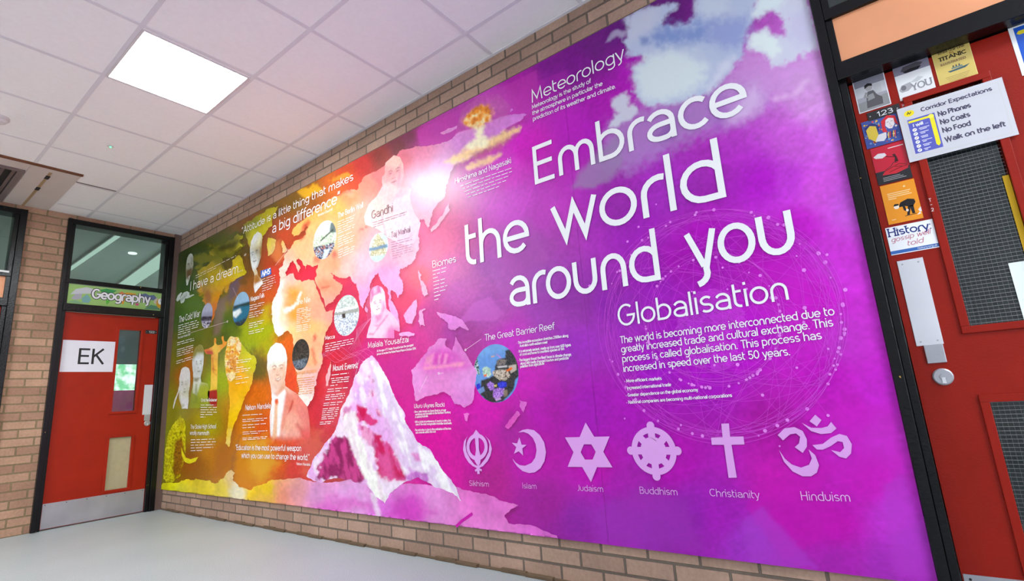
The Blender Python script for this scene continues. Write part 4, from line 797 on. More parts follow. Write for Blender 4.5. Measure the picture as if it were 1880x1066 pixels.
patch('portrait', S6([(720, 230), (760, 180), (800, 190), (850, 190), (885, 260), (890, 330), (860, 430), (840, 520), (830, 600), (810, 690), (760, 735), (720, 715), (700, 640), (690, 560), (685, 450), (710, 300)]), lambda u, v: over(u, v, blotch([(236, 150, 30), (250, 190, 60), (240, 210, 90), (252, 236, 190), (220, 120, 20)], .22, 31)(u, v), [
  (S6([(830, 270), (880, 260), (885, 330), (840, 360)]), (252, 236, 200), 3, .8, 1), (S6([(715, 640), (800, 620), (815, 690), (760, 735)]), (250, 232, 180), 3, .8, 2), (S6([(730, 390), (820, 390), (830, 600), (740, 600)]), (230, 140, 30), 5, .6, 2), (S6([(740, 220), (800, 190), (830, 240), (770, 300)]), (252, 240, 200), 3, .7, 2)] + face(425, 666, 8, 20, 0, 0, (150, 84, 20), (214, 130, 30), 0, 0)), 5, 1.7, .8, 3, 43, 'long bearded man in a headdress, printed in orange')
G3 = lambda pts: crop(660, 240, 3.553, pts)
gand = [(222, 160), (262, 170), (285, 215), (290, 290), (270, 370), (300, 350), (340, 380), (330, 440), (360, 540), (400, 600), (380, 700), (330, 760), (190, 700), (120, 640), (40, 610), (30, 560), (60, 480), (110, 430), (150, 360), (148, 300), (165, 280), (170, 210)]
portrait(G3(gand), cpaint([(722, 295, 232, 184, 172), (720, 320, 226, 150, 150), (735, 330, 226, 150, 166), (715, 350, 240, 190, 190), (690, 380, 242, 200, 192), (740, 370, 240, 200, 212), (700, 410, 244, 208, 208), (750, 410, 242, 208, 222), (760, 440, 240, 196, 216)], 4), [
  (G3([(210, 440), (270, 380), (330, 400), (300, 420), (260, 440)]), (220, 150, 170), 3, .5, 1), (G3([(140, 560), (150, 550), (180, 680), (170, 690)]), (226, 160, 180), 2, .5, 0), (G3([(150, 290), (172, 290), (176, 340), (155, 350)]), (232, 160, 160), 2, .6, 0)]
  + face(722, 318, 16, 30, 0, -.4, (160, 70, 90), (206, 120, 136), 0, .1, .85), 'bald man in glasses and white robe', layer=4)
P7 = lambda pts: crop(640, 500, 7.617, pts)
portrait(P7([(400, 180), (460, 200), (505, 270), (520, 400), (530, 500), (590, 560), (660, 640), (716, 740), (710, 830), (640, 800), (640, 920), (255, 915), (270, 830), (310, 700), (320, 620), (310, 500), (300, 400), (305, 280), (340, 210)]), cpaint([(690, 530, 236, 150, 200), (700, 545, 250, 220, 236), (695, 560, 252, 232, 240), (708, 560, 240, 170, 210), (692, 590, 246, 190, 220), (700, 605, 248, 206, 226), (720, 590, 246, 200, 226), (680, 612, 246, 200, 224), (720, 612, 236, 120, 190)], 4), [
  (P7([(310, 260), (350, 220), (420, 190), (440, 280), (360, 330), (325, 420), (310, 400)]), (206, 80, 150), 4, .8, 2), (P7([(420, 195), (440, 200), (455, 300), (440, 290)]), (190, 60, 130), 2, .7, 0), (P7([(345, 220), (400, 200), (395, 290), (350, 300)]), (246, 200, 226), 3, .8, 1),
  (P7([(325, 430), (360, 330), (440, 290), (470, 330), (474, 480), (420, 610), (380, 600), (330, 500)]), (252, 236, 240), 2, 1, 0),
  (P7([(370, 600), (460, 560), (490, 400), (510, 500), (450, 660), (390, 700)]), (222, 120, 180), 3, .7, 1), (P7([(440, 210), (480, 240), (510, 400), (515, 480), (490, 380), (470, 280)]), (250, 214, 234), 2, .8, 0),
  (P7([(540, 590), (560, 590), (480, 700), (380, 830), (350, 860), (440, 720)]), (214, 80, 160), 2, .7, 0), (P7([(350, 740), (440, 730), (400, 760)]), (214, 90, 160), 2, .6, 0), (P7([(280, 850), (360, 850), (340, 875), (280, 870)]), (214, 80, 150), 2, .7, 0), (P7([(600, 730), (640, 790), (640, 900), (540, 890)]), (236, 130, 190), 5, .6, 1)]
  + face(692.5, 556.5, 10.5, 20, .05, -.25, (150, 40, 100), (226, 150, 190), 0, .08), 'young woman in a pink headscarf')
B3 = lambda pts: crop(290, 640, 3.677, pts)
patch('animal_picture', B3([(150, 450), (172, 470), (188, 520), (190, 600), (188, 700), (170, 790), (150, 860), (110, 895), (60, 900), (38, 880), (44, 780), (56, 660), (70, 580), (105, 510)]), lambda u, v: over(u, v, blotch([(200, 190, 10), (226, 220, 16), (170, 160, 10), (214, 206, 10), (236, 230, 40)], .3, 51)(u, v), [
  (B3([(120, 620), (160, 600), (186, 700), (160, 840), (110, 890), (100, 800)]), blotch([(130, 70, 14), (166, 104, 14), (110, 50, 16)], .3, 52), 3, .9, 3), (B3([(140, 470), (165, 470), (180, 540), (150, 560)]), (190, 170, 10), 2, .7, 2), (B3([(152, 560), (160, 556), (162, 570), (154, 574)]), (60, 50, 10), .6, 1, 0)]), 6, 2, 1.6, 3, 44, 'shaggy yellow woolly mammoth')
patch('animal_picture', B3([(160, 660), (172, 700), (190, 735), (220, 745), (250, 735), (275, 728), (255, 760), (215, 775), (185, 765), (162, 720)]), flat(236, 226, 30), 7, 2, .3, 3, 45, 'curved yellow tusk')
patch('statue_picture', S6([(570, 198), (582, 215), (580, 270), (600, 290), (660, 275), (655, 235), (645, 185), (670, 175), (675, 225), (690, 245), (712, 240), (705, 285), (640, 350), (605, 385), (600, 560), (590, 840), (598, 960), (590, 1050), (530, 1040), (480, 950), (480, 850), (510, 830), (520, 560), (520, 400), (460, 395), (430, 350), (480, 335), (530, 310), (556, 285), (556, 215)]), lambda u, v: over(u, v, cpaint([(395, 640, 246, 206, 80), (382, 644, 226, 120, 60), (393, 680, 246, 190, 60), (397, 700, 250, 206, 80), (390, 715, 236, 200, 60), (410, 632, 236, 150, 50)], 4)(u, v), [
  (S6([(480, 850), (600, 830), (600, 960), (590, 1050), (520, 1040), (476, 960)]), (170, 36, 24), 1.5, 1, 1), (S6([(450, 370), (540, 350), (545, 400), (500, 410)]), (190, 50, 60), 2, .8, 1), (S6([(520, 440), (545, 440), (560, 640), (580, 650), (540, 620)]), (206, 120, 30), 1.5, .8, 1), (S6([(530, 560), (580, 590), (585, 610), (530, 590)]), (206, 110, 30), 1, .7, 0), (S6([(555, 210), (582, 210), (582, 265), (556, 265)]), (216, 120, 30), 1.5, .8, 0)]), 5, 1.7, .4, 3, 46, 'orange robed statue with outstretched arms')

# -------- lettering
WHITE = (250, 250, 252)
t = Ink(12, WHITE)
for a in (('Embrace', 980, 340, 1376, 203, 69), ('the', 853, 490, 974, 458, 80), ('world', 1016, 446, 1341, 359, 92), ('around', 935, 566, 1218, 512, 80), ('you', 1266, 500, 1470, 460, 100)):
    t.line(*a, lw=.108 if a[0] != 'Embrace' else .112)
t.done('headline_lettering', 'big white headline words')
t = Ink(12, WHITE); t.line('Globalisation', 1136, 600, 1452, 549, 40, .1); t.done('heading_lettering', 'large white heading above the globe text')
t = Ink(12, WHITE); t.line('Meteorology', 976, 190, 1148, 108, 23, .085); t.done('heading_lettering', 'white heading beside the clouds')
t = Ink(12, WHITE)
for a in (('The world is becoming more interconnected due to', 1139.5, 630.5, 1533.5, 578), ('greatly increased trade and cultural exchange. This', 1141, 647.3, 1531, 598.5), ('process is called globalisation. This process has', 1143, 665, 1510, 622), ('increased in speed over the last 50 years.', 1145, 682.6, 1452, 651.6)):
    t.line(*a, 13.2, .115)
t.done('paragraph_lettering', 'white paragraph across the globe lines')
t = Ink(12, WHITE)
for a in (('* More efficient markets', 1147, 702, 1215.6, 697), ('* Increased international trade', 1148.6, 715, 1232.7, 708.3), ('* Greater dependence on the global economy', 1150, 728, 1282, 718), ('* National companies are becoming multi-national corporations', 1151, 741, 1344.8, 728)): t.line(*a, 6, .15)
t.done('paragraph_lettering', 'four small white bullet lines')
t = Ink(12, WHITE)
for a in (('Meteorology is the study of', 977.3, 201.2, 1086, 152), ('the atmosphere in particular the', 978, 212, 1107, 157), ('prediction of its weather and climate.', 979, 222.6, 1131.5, 162)): t.line(*a, 7.6, .12)
t.done('paragraph_lettering', 'three white lines about weather')
t = Ink(12, WHITE); t.line('Hiroshima and Nagasaki', 836, 338, 939.5, 299, 10, .1); t.fine(846, 343, 942, 309, 5, 3.4, 5.2, 2.4, 1, [1, .95, .85, .8, .6]); t.done('paragraph_lettering', 'white heading and text under the explosion')
t = Ink(12, WHITE); t.line('The Great Barrier Reef', 891, 625.5, 1019.5, 604, 12, .1)
for a in (('* This incredible ecosystem stretches 2300km along', 949.7, 631.6, 1044, 618), ("Australia's north eastern coast", 955, 637, 1006, 630), ('* It is extremely ancient, made up from over 600 types', 951.4, 647.4, 1049, 635), ('of coral and home to countless species of fish', 955, 653, 1037, 642), ('* The biggest threat the Reef faces is climate change,', 952, 663.5, 1050, 652.5), ('along with badly changed tourism and pesticide', 956, 669.3, 1045, 659), ('pollution from agriculture', 956, 675, 1000, 669)): t.line(*a, 5, .15)
t.done('paragraph_lettering', 'white heading and text right of the coral photo')
t = Ink(12, WHITE); t.line('Biomes', 794.3, 492, 838.5, 480.5, 13, .1); t.fine(795, 499, 820, 492, 9, .4, 6.6, 2.6, 2, [1, .95, .35, .9, .8, 1, .85, .45, .3]); t.done('paragraph_lettering', 'white heading with a short list')
t = Ink(12, WHITE); t.line('Uluru (Ayres Rock)', 761, 749, 817.5, 746, 8, .11)
for a in (('* Uluru, (also known as Ayres Rock is a huge', 760, 757.4, 819.7, 754), ('sandstone rock formation in the Northern Territory', 763, 762.2, 828, 758), ('in central Australia', 763, 767, 786.6, 765), ('* With a total circumference of nearly 6 miles, it is', 761, 776, 828, 773), ('one of the most recognisable Australian landmarks', 764, 780.5, 830, 778), ('* The red colour is due to the oxidisation of the iron', 761, 791, 829, 788), ('rich minerals within the rock', 764, 795.6, 801, 793.5)): t.line(*a, 4, .15)
t.done('paragraph_lettering', 'white heading and text left of the crossed swords emblem')
t = Ink(12, WHITE); t.line('Malala Yousafzai', 676, 639, 751.6, 627.3, 10.5, .1); t.line('At the age of 17, Malala Yousafzai was the youngest', 692.7, 646, 760, 634.7, 4, .14); t.line('person to receive the Nobel Peace Prize in October 2014.', 692.7, 651.7, 765, 641, 4, .14); t.done('paragraph_lettering', 'white heading and text under the woman in the headscarf')
t = Ink(12, WHITE); t.line('Mount Everest', 611.7, 681, 658, 675, 11, .11)
for i, (a, b, c, d) in enumerate([(450, 695, 577, 680), (445, 722, 582, 708), (450, 738, 582, 722), (450, 752, 582, 740), (440, 775, 495, 767), (420, 803, 570, 788), (415, 820, 512, 812), (405, 848, 550, 832), (402, 863, 550, 848), (402, 880, 540, 866), (390, 908, 530, 895), (388, 923, 500, 914), (382, 950, 505, 938), (380, 965, 505, 952), (378, 980, 495, 968), (376, 996, 495, 984), (374, 1012, 490, 1000), (372, 1026, 470, 1018), (362, 1050, 460, 1043), (360, 1064, 440, 1058)]): t.fine(500 + a / 4.1, 520 + b / 4.1, 500 + c / 4.1, 520 + d / 4.1, 1, 0, 0, 2.5, i, [1])
t.done('paragraph_lettering', 'white heading and text left of the mountain')
t = Ink(12, WHITE); t.line('Mecca', 597.6, 623.7, 615.5, 620.5, 7, .12); t.fine(598, 633, 650, 622.5, 4, 0, 4.2, 2.3, 3, [1, 1, .95, .5]); t.done('paragraph_lettering', 'small white heading and text under the crowd photo')
t = Ink(12, (196, 110, 90)); t.line('Mecca', 590, 530.5, 605.4, 527, 5.5, .1); t.done('place_lettering', 'dark name on the map')
t = Ink(12, (255, 240, 226)); t.line('The Nile', 545, 560, 570.5, 554, 10, .11)
for k, r in enumerate((200, 213, 225, 240, 253, 266, 278, 292, 305, 325, 338, 352, 366)): t.fine(545 if k else 546, 520 + r / 4.1, 571, 515.5 + r / 4.1, 1, 0, 0, 2.3, k, [1 if k % 3 else .8])
t.done('paragraph_lettering', 'pale heading and text on the orange continent')
t = Ink(12, (238, 160, 70)); t.line('Serengeti Migration', 542.7, 688, 582, 683, 7, .1); t.fine(545, 696, 578, 692, 8, .2, 4.1, 2.1, 5); t.done('paragraph_lettering', 'orange heading and text below the herd photo')
t = Ink(12, WHITE); t.line('Nelson Mandela', 451, 753, 498, 749, 10, .11)
for k, (r, f) in enumerate(((763, .8), (771, 1), (774.5, .9), (781, .95), (786, .5), (794, 1), (797.5, .7), (805, 1), (808, .95))): t.fine(446, r, 491, r - 3, 1, 0, 0, 2.0, k, [f])
t.done('paragraph_lettering', 'white heading and text left of the smiling man')
t = Ink(12, WHITE); t.line('\u201cEducation is the most powerful weapon', 433, 825.5, 554, 827.6, 10, .12); t.line('which you can use to change the world.\u201d', 443.7, 840, 569, 844.5, 10, .12); t.line('Nelson Mandela', 545, 853, 570.6, 854.7, 5, .13); t.done('quote_lettering', 'white quote under the smiling man')
t = Ink(12, WHITE); t.line('The Stoke High School', 350, 787, 397.4, 786, 8, .11); t.line('woolly mammoth', 349, 797.7, 385, 798.5, 8, .11); t.fine(351, 808, 397, 806.5, 5, -.1, 5, 2.2, 7, [.95, 1, .95, .9, .45]); t.done('paragraph_lettering', 'white heading and text beside the mammoth')
t = Ink(12, WHITE); t.line('Christ the Redeemer', 369.7, 737, 398.8, 736.5, 6, .12); t.fine(369, 744, 399, 744, 6, -.1, 4.4, 2, 8, [.9, 1, .95, 1, .8, .3]); t.done('paragraph_lettering', 'white heading and text under the statue')
t = Ink(12, WHITE); t.line('The Cold War', 328.5, 592.7, 367.6, 580.5, 12, .1); t.fine(328, 599, 366, 588, 5, -.2, 4.1, 2.2, 9, [.9, 1, 1, .95, .6]); t.line('The Cuban Missile Crisis', 326.8, 622, 350, 615, 4, .12)
for k, r in enumerate((630, 634, 643, 647, 651, 655, 664, 668)): t.fine(326 - k * .25, r, 358 - k * .6, r - 9, 1, 0, 0, 1.9, k, [1 if k % 4 else .95])
t.done('paragraph_lettering', 'white heading and text at the left end')
t = Ink(12, WHITE); t.line('I have a dream...', 349, 534, 447.6, 496.5, 17, .09); t.line('\u201c', 345, 521, 349.5, 519, 14, .09); t.line('\u201d', 447.5, 481, 453, 478.5, 14, .09); t.done('quote_lettering', 'white quote at the upper left')
t = Ink(12, WHITE); t.line('\u201cAttitude is a little thing that makes', 444, 430.5, 649.7, 330.5, 13, .1); t.line('a big difference\u201d', 499.7, 429, 625.5, 371, 19, .1); t.line('Winston Churchill', 584, 398, 611, 386, 4.5, .12); t.done('quote_lettering', 'white quote along the top')
t = Ink(12, (252, 242, 236)); t.line('The Berlin Wall', 620.5, 401, 668, 380.5, 10, .11)
for k in range(15): t.fine(620.5 + k * .1, 409 + k * 4.2 + (3 if k > 5 else 0) + (3 if k > 10 else 0), 652, 396 + k * 4.2 + (3 if k > 5 else 0) + (3 if k > 10 else 0), 1, 0, 0, 2, k, [(1, .95, .9, .6)[k % 4]])
t.done('paragraph_lettering', 'pale heading and text right of the seated crowd photo')
t = Ink(12, (120, 84, 92)); t.line('Gandhi', 682.5, 402.7, 722.5, 387.8, 15.5, .075); t.col((170, 120, 140)); t.fine(684, 410, 748, 389, 3, 1, 4, 1.6, 11, [1, .95, .3]); t.done('paragraph_lettering', 'grey pink heading and text on the white robe')
t = Ink(12, (130, 84, 112)); t.line('* Taj Mahal', 714, 438, 754.3, 425.5, 10.5, .08); t.col((176, 118, 156)); t.fine(718, 446, 757, 436, 8, .4, 4.2, 1.6, 12, [.9, 1, .5, 1, .95, .9, 1, .4]); t.done('paragraph_lettering', 'grey pink heading and text right of the domed building photo')
t = Ink(12, (240, 236, 236)); t.fine(360, 507, 434, 470, 2, .2, 4, 1.7, 13, [1, .5]); t.fine(482, 514, 506, 506, 6, -.1, 4.3, 1.9, 14, [1, 1, 1, 1.05, .8, .7]); t.fine(498, 578, 516, 574, 1, 0, 0, 2, 1, [1]); t.done('paragraph_lettering', 'small pale lines at the upper left')
t = Ink(12, WHITE); t.line('Niagara Falls', 460.5, 553.5, 486, 545, 8.5, .12)
for k, r in enumerate((562, 566, 570, 576, 580, 584, 595, 599, 603, 610, 614)): t.fine(459 - k * .2, r, 486 - k * .1, r - 6.5, 1, 0, 0, 1.9, k, [(1, .9, .6)[k % 3]])
t.done('paragraph_lettering', 'white heading and text right of the waterfall photo')
Q = Ink(12, WHITE)
for k, r in enumerate((663, 667, 676, 680, 684, 693, 697, 705)): Q.fine(434 - k * .1, r, 463 - k, r - 4, 1, 0, 0, 1.9, k, [(1, .9, .5)[k % 3]])
Q.done('paragraph_lettering', 'small pale lines beside the bearded man')
t = Ink(9, (36, 96, 200)); V4 = T7([(450, 588), (592, 540), (598, 632), (452, 692)])
lg_ = patch('health_service_logo', V4, flat(40, 100, 206), 9, 3, 0, label='blue rectangle with slanted white letters')
t = Ink(12, WHITE); t.line('NHS', *T7([(462, 672)])[0], *T7([(580, 622)])[0], 9.5, .24, .22); t.done('logo_lettering', None, lg_)

# -------- emblems of six faiths with their names
LIL = (232, 168, 240)
def emblem(label, draw, text, a):
    t = Ink(11, LIL); draw(t); em_ = t.done('emblem', label)
    t = Ink(12, (240, 190, 244)); t.line(text, *a, .085); t.done('emblem_lettering', None, em_)
def solid(t, pts):
    P = np.array(pts, float); x, z = wallpt(P[:, 0], P[:, 1])
    vo, eo, fo, _, _, _ = delaunay_2d_cdt([Vector((float(a), float(b))) for a, b in zip(x, z)], [(i, (i + 1) % len(P)) for i in range(len(P))], [], 1, 1e-5)
    global _RB; _RB = (_RB + 1) % 9; b = len(t.V); t.V += [(*p, _RB * 2.4e-5) for p in vo]; t.F += [tuple(b + i for i in f[:3]) for f in fo]
Y6 = lambda pts: crop(850, 780, 6.714, pts)
Z4 = lambda pts: crop(1220, 740, 3.269, pts)
def khanda(t):
    solid(t, Y6([(165, 55), (207, 105), (196, 122), (202, 300), (226, 400), (216, 470), (198, 498), (190, 505), (172, 480), (148, 440), (165, 300), (150, 128), (133, 108)]))
    c = Y6(ell(178, 268, 112, 140, 40)); t.poly(c, .022, True)
    solid(t, Y6([(65, 128), (18, 200), (5, 300), (30, 390), (75, 460), (130, 507), (155, 497), (95, 420), (48, 330), (36, 240), (45, 170)]))
    solid(t, Y6([(277, 128), (335, 190), (362, 290), (345, 370), (310, 440), (245, 512), (218, 490), (280, 410), (322, 330), (332, 240), (315, 180)]))
    t.poly(Y6([(188, 500), (197, 600)]), .018); t.poly(Y6([(155, 562), (195, 535), (236, 558)]), .011); t.poly(Y6([(130, 490), (190, 520), (245, 490)]), .012)
def crescent(t):
    solid(t, Y6([(685, 90), (735, 60), (800, 48), (880, 62), (950, 120), (1005, 210), (1028, 330), (1010, 440), (960, 530), (890, 580), (820, 590), (740, 565), (675, 510), (635, 455), (612, 408), (655, 460), (705, 492), (770, 500), (850, 465), (895, 400), (912, 310), (900, 230), (865, 155), (810, 105), (750, 82)]))
    solid(t, Y6([(700, 150), (728, 240), (790, 243), (735, 285), (748, 375), (692, 322), (632, 352), (662, 270), (605, 215), (672, 225)]))
def star6(t):
    for T in ([(1520, 10), (1810, 495), (1325, 490)], [(1295, 172), (1778, 163), (1577, 655)]):
        P = np.array(Y6(T)); c = P.mean(0); x, z = wallpt(P[:, 0], P[:, 1]); q = np.stack([x, z], 1); c = q.mean(0)
        ribbon(t.V, t.F, (c + (q - c) * .86), .034, True)
def wheel(t):
    x, z = wallpt(1200.2, 826.8); a = wallpt(1195, 788.5); r = math.hypot(a[0] - x, a[1] - z)
    ribbon(t.V, t.F, [(x + r * math.cos(k * math.pi / 24), z + r * math.sin(k * math.pi / 24)) for k in range(48)], .026, True)
    for k in range(8):
        c, s = math.cos(k * math.pi / 4), math.sin(k * math.pi / 4); l = r * (1.2 if k % 2 == 0 else 1.0)
        ribbon(t.V, t.F, [(x, z), (x + c * l, z + s * l)], .032)
        if k % 2 == 0: ribbon(t.V, t.F, [(x + c * l * 1.0 + .009 * math.cos(j * math.pi / 8), z + s * l + .009 * math.sin(j * math.pi / 8)) for j in range(16)], .018, True)
    ribbon(t.V, t.F, [(x + .03 * math.cos(j * math.pi / 8), z + .03 * math.sin(j * math.pi / 8)) for j in range(16)], .058, True)
def cross(t): solid(t, Z4([(342, 122), (388, 120), (395, 200), (475, 198), (481, 246), (403, 248), (435, 445), (386, 446), (358, 248), (285, 248), (281, 205), (350, 203)]))
def om(t):
    for p in ([(680, 190), (720, 150), (780, 142), (830, 165), (855, 215), (855, 260), (830, 297), (782, 262), (808, 240), (815, 200), (790, 180), (755, 185), (712, 222)],
              [(688, 278), (722, 330), (765, 366), (820, 385), (868, 368), (885, 330), (865, 275), (905, 310), (928, 370), (915, 415), (880, 437), (830, 437), (770, 408), (718, 350)],
              [(888, 250), (950, 243), (1000, 205), (1050, 183), (1095, 195), (1125, 245), (1120, 300), (1090, 330), (1050, 320), (1000, 280), (1055, 292), (1078, 268), (1070, 232), (1040, 226), (1000, 255), (950, 278), (915, 276)],
              [(825, 117), (880, 146), (940, 148), (980, 138), (1000, 111), (1033, 150), (1000, 178), (940, 184), (880, 166)], [(905, 68), (943, 100), (915, 138), (871, 107)]): solid(t, Z4(p))
emblem('lilac crossed swords and ring emblem', khanda, 'Sikhism', (862, 891, 899, 892.8, 10))
emblem('lilac crescent and star emblem', crescent, 'Islam', (959.6, 895.8, 986.5, 897, 10.5))
emblem('lilac six pointed star emblem', star6, 'Judaism', (1060.5, 900.2, 1109, 902.5, 11.5))
emblem('lilac eight spoked wheel emblem', wheel, 'Buddhism', (1175, 905.4, 1245.5, 908.6, 13))
emblem('lilac cross emblem', cross, 'Christianity', (1303.5, 910, 1396, 914.5, 14))
emblem('lilac curling syllable emblem', om, 'Hinduism', (1471, 917.6, 1563, 920, 17))

# -------- network globe behind the paragraph
R = random.Random(5)
t = Ink(6, (226, 84, 232))
cx, cz = [float(a) for a in wallpt(1300, 590)]
ra = abs(float(wallpt(1300, 808)[1]) - cz)
for k, (rr, ox, oz, fl) in enumerate(((1.0, 0, 0, 1), (.985, .02, .012, .98), (1.02, -.02, .01, .97), (.97, .0, -.02, 1.02), (.56, .02, .02, 1), (.54, .03, .015, 1.03), (.58, .0, .03, .96))):
    ribbon(t.V, t.F, [(cx + ox + ra * rr * math.cos(a * math.pi / 48), cz + oz + ra * rr * fl * math.sin(a * math.pi / 48)) for a in range(96)], .0013, True)
for k in range(26):
    f = R.uniform(.1, .95); tl = R.uniform(0, math.pi); h = R.choice([1, .97, .57])
    ribbon(t.V, t.F, [(cx + ra * h * (math.cos(a) * math.cos(tl) - f * math.sin(a) * math.sin(tl)), cz + ra * h * (math.cos(a) * math.sin(tl) + f * math.sin(a) * math.cos(tl))) for a in [j * math.pi / 40 for j in range(80)]], .0009, True)
dots = []
for k in range(150):
    a = R.uniform(0, 2 * math.pi); d = ra * (R.choice([1, .98, .57, R.uniform(.3, 1.25)])); dots.append((cx + d * math.cos(a), cz + d * math.sin(a)))
dots = [d for d in dots if d[0] < MX1 - .05]
for k in range(110):
    a, b = R.sample(dots, 2)
    if math.hypot(a[0] - b[0], a[1] - b[1]) < ra * 1.1: ribbon(t.V, t.F, [a, b], .0008)
t.col((238, 140, 244))
for x, z in dots:
    r = R.uniform(.003, .0075); ribbon(t.V, t.F, [(x + r * .5 * math.cos(j * math.pi / 5), z + r * .5 * math.sin(j * math.pi / 5)) for j in range(10)], r, True)
t.done('network_drawing', 'fine pink lines and dots forming a globe')
def hatch(u, v):
    k = (smooth(np.sin((v + .13 * u) * 2.1), -.2, .5) * (fbm(u, v, .05, 3, 66) > .36) * .5)[:, None]
    return sea(u, v) * (1 - k) + lin((226, 96, 236)) * k
patch('network_land_shape', ell(1308, 606, 66, 76, 30), hatch, 2, 1.3, 3, 4, 67, label='finely hatched pink land shape behind the globe heading')
t = Ink(8, (250, 226, 240))
for a, b in (((506, 487), (530, 456)), ((855, 642), (884, 622)), ((346, 612), (418, 590)), ((428, 528), (437, 548)), ((650, 700), (660, 660)), ((785, 690), (770, 720))): t.poly([a, b], .0022)
for u, v in ((855, 642), (418, 590), (806, 685)): t.poly(disc(u, v, 0, 1.6), .004, True)
t.line('Uluru', 808, 687, 815, 685, 3, .12)
t.done('pointer_drawing', 'thin pale pointer lines on the map')
t = Ink(6, (244, 150, 200))
for k in range(7):
    b = .06 * k; t.poly([(640 + k * 4, 640 + 4 * math.sin(k)), (655, 622 - k * 3), (676 + k * 2, 590 - k * 2), (672 + k, 560), (684, 520 + 4 * k)], .0014)
for k in range(5): t.poly([(585 + a * 6, 645 + 8 * math.sin(a * .7 + k) + k * 3) for a in range(18)], .0012)
t.done('swirl_drawing', 'thin pale pink swirling lines')
# ------------------------------------------------------------------ room shell
XR, YF = 9.2, -4.8
BR = brick_mat('brown_brick', 'X', (172, 142, 124), (150, 122, 106), (104, 92, 82))
BRL = brick_mat('brown_brick_end', 'Y', (184, 146, 122), (156, 118, 98), (132, 114, 88), ox=.06)
PLAS = paint_mat('cream_wall_paint', (222, 226, 228), .6, .03)
BLACK = paint_mat('black_gloss_paint', (9, 9, 11), .24, .3, 30, .6, 90, spec=.3)
add_chips(BLACK, (176, 142, 66), 30, .735)
RED = paint_mat('red_door_paint', (160, 34, 12), .42, .10, 6, .25, 160, spec=.2)
REDR = paint_mat('red_door_paint_dimmed', (140, 25, 11), .4, .10, 8, .3, 140, spec=.2)  # same red darkened to stand in for dimmer light on the near door
STEEL = paint_mat('brushed_steel', (176, 176, 182), .38, .16, 4, .2, 200, metal=.75)
ALU = paint_mat('satin_aluminium', (212, 212, 218), .45, .03, 12, 0, 100, metal=.3)
BROWN = paint_mat('brown_painted_timber', (112, 86, 78), .5, .08)
WHITEM = paint_mat('white_ceiling_metal', (214, 208, 212), .5, .02)
DARK = paint_mat('dark_void', (30, 28, 30), .7, .1)
def struct(o, label, cat): return tag(o, label, cat, kind='structure')

m, nt, b = nodes('speckled_grey_vinyl'); N = nt.nodes; L = nt.links
tc = N.new('ShaderNodeTexCoord'); n1 = N.new('ShaderNodeTexNoise'); n1.inputs['Scale'].default_value = 260; n1.inputs['Detail'].default_value = 2
n2 = N.new('ShaderNodeTexNoise'); n2.inputs['Scale'].default_value = 1.6; n2.inputs['Detail'].default_value = 4
L.new(tc.outputs['Object'], n1.inputs['Vector']); L.new(tc.outputs['Object'], n2.inputs['Vector'])
cr = N.new('ShaderNodeValToRGB'); cr.color_ramp.elements[0].position = .36; cr.color_ramp.elements[0].color = s2l(138, 146, 150); cr.color_ramp.elements[1].position = .62; cr.color_ramp.elements[1].color = s2l(176, 183, 186)
L.new(n1.outputs['Fac'], cr.inputs[0])
mr = N.new('ShaderNodeMapRange'); mr.inputs['To Min'].default_value = .9; mr.inputs['To Max'].default_value = 1.08; L.new(n2.outputs['Fac'], mr.inputs['Value'])
mx = N.new('ShaderNodeVectorMath'); mx.operation = 'SCALE'; L.new(cr.outputs[0], mx.inputs[0]); L.new(mr.outputs[0], mx.inputs['Scale']); L.new(mx.outputs[0], b.inputs['Base Color'])
inp(b, Roughness=.42, Specular_IOR_Level=.4)
struct(boxes('floor', [((-3.3, YF - .1, -.1), (XR, 2.6, 0))], m), 'speckled blue grey vinyl corridor floor', 'floor')
TILE = paint_mat('mineral_ceiling_tile', (246, 243, 248), .85, .02, 40, .3, 220, spec=.2)
struct(boxes('ceiling', [((-3.3, YF - .1, H), (XR, 2.6, H + .1))], TILE), 'white mineral tile ceiling', 'ceiling')
TEE = paint_mat('ceiling_tee_grey', (222, 218, 226), .6, .03)
YL = [-.262 - .6 * k for k in range(8)]; XL = [2.775 + .63 * k for k in range(-4, 11)]
tees = [((1.12 if y < -1.2 else .0, y - .012, H - .003), (XR, y + .012, H + .001)) for y in YL if y > YF]
tees += [((x - .012, (YF if x > 1.12 else -1.14), H - .0024), (x + .012, 0, H + .001)) for x in XL if x > .1]
tees += [((0, -.02, H - .003), (XR, 0, H + .001))]
struct(boxes('trim_1', tees, TEE), 'grey metal grid between the ceiling tiles', 'ceiling grid')

struct(boxes('wall_back', [((0, 0, 0), (6.3, .2, H)), ((7.26, 0, 0), (XR, .2, H))], BR), 'brown brick wall behind the mural', 'wall')
struct(boxes('wall_left', [((-.14, -.066, 0), (-.012, .2, H)), ((-.14, -1.30, 0), (0, -1.004, H)), ((-.14, YF, 0), (0, -2.24, H)), ((-.14, -1.004, 2.921), (0, -.066, H)), ((-.14, -2.24, 2.921), (0, -1.3, H))], BRL), 'brown brick end wall between the two doors', 'wall')
struct(boxes('wall_right', [((XR, YF, 0), (XR + .1, .2, .72)), ((XR, YF, 2.68), (XR + .1, .2, H)), ((XR, YF, .72), (XR + .1, -4.42, 2.68)), ((XR, -.78, .72), (XR + .1, .2, 2.68))], PLAS), 'cream corridor end wall behind the camera', 'wall')
struct(boxes('wall_front', [((0, YF - .1, 0), (XR, YF, H))], PLAS), 'cream corridor wall facing the mural', 'wall')
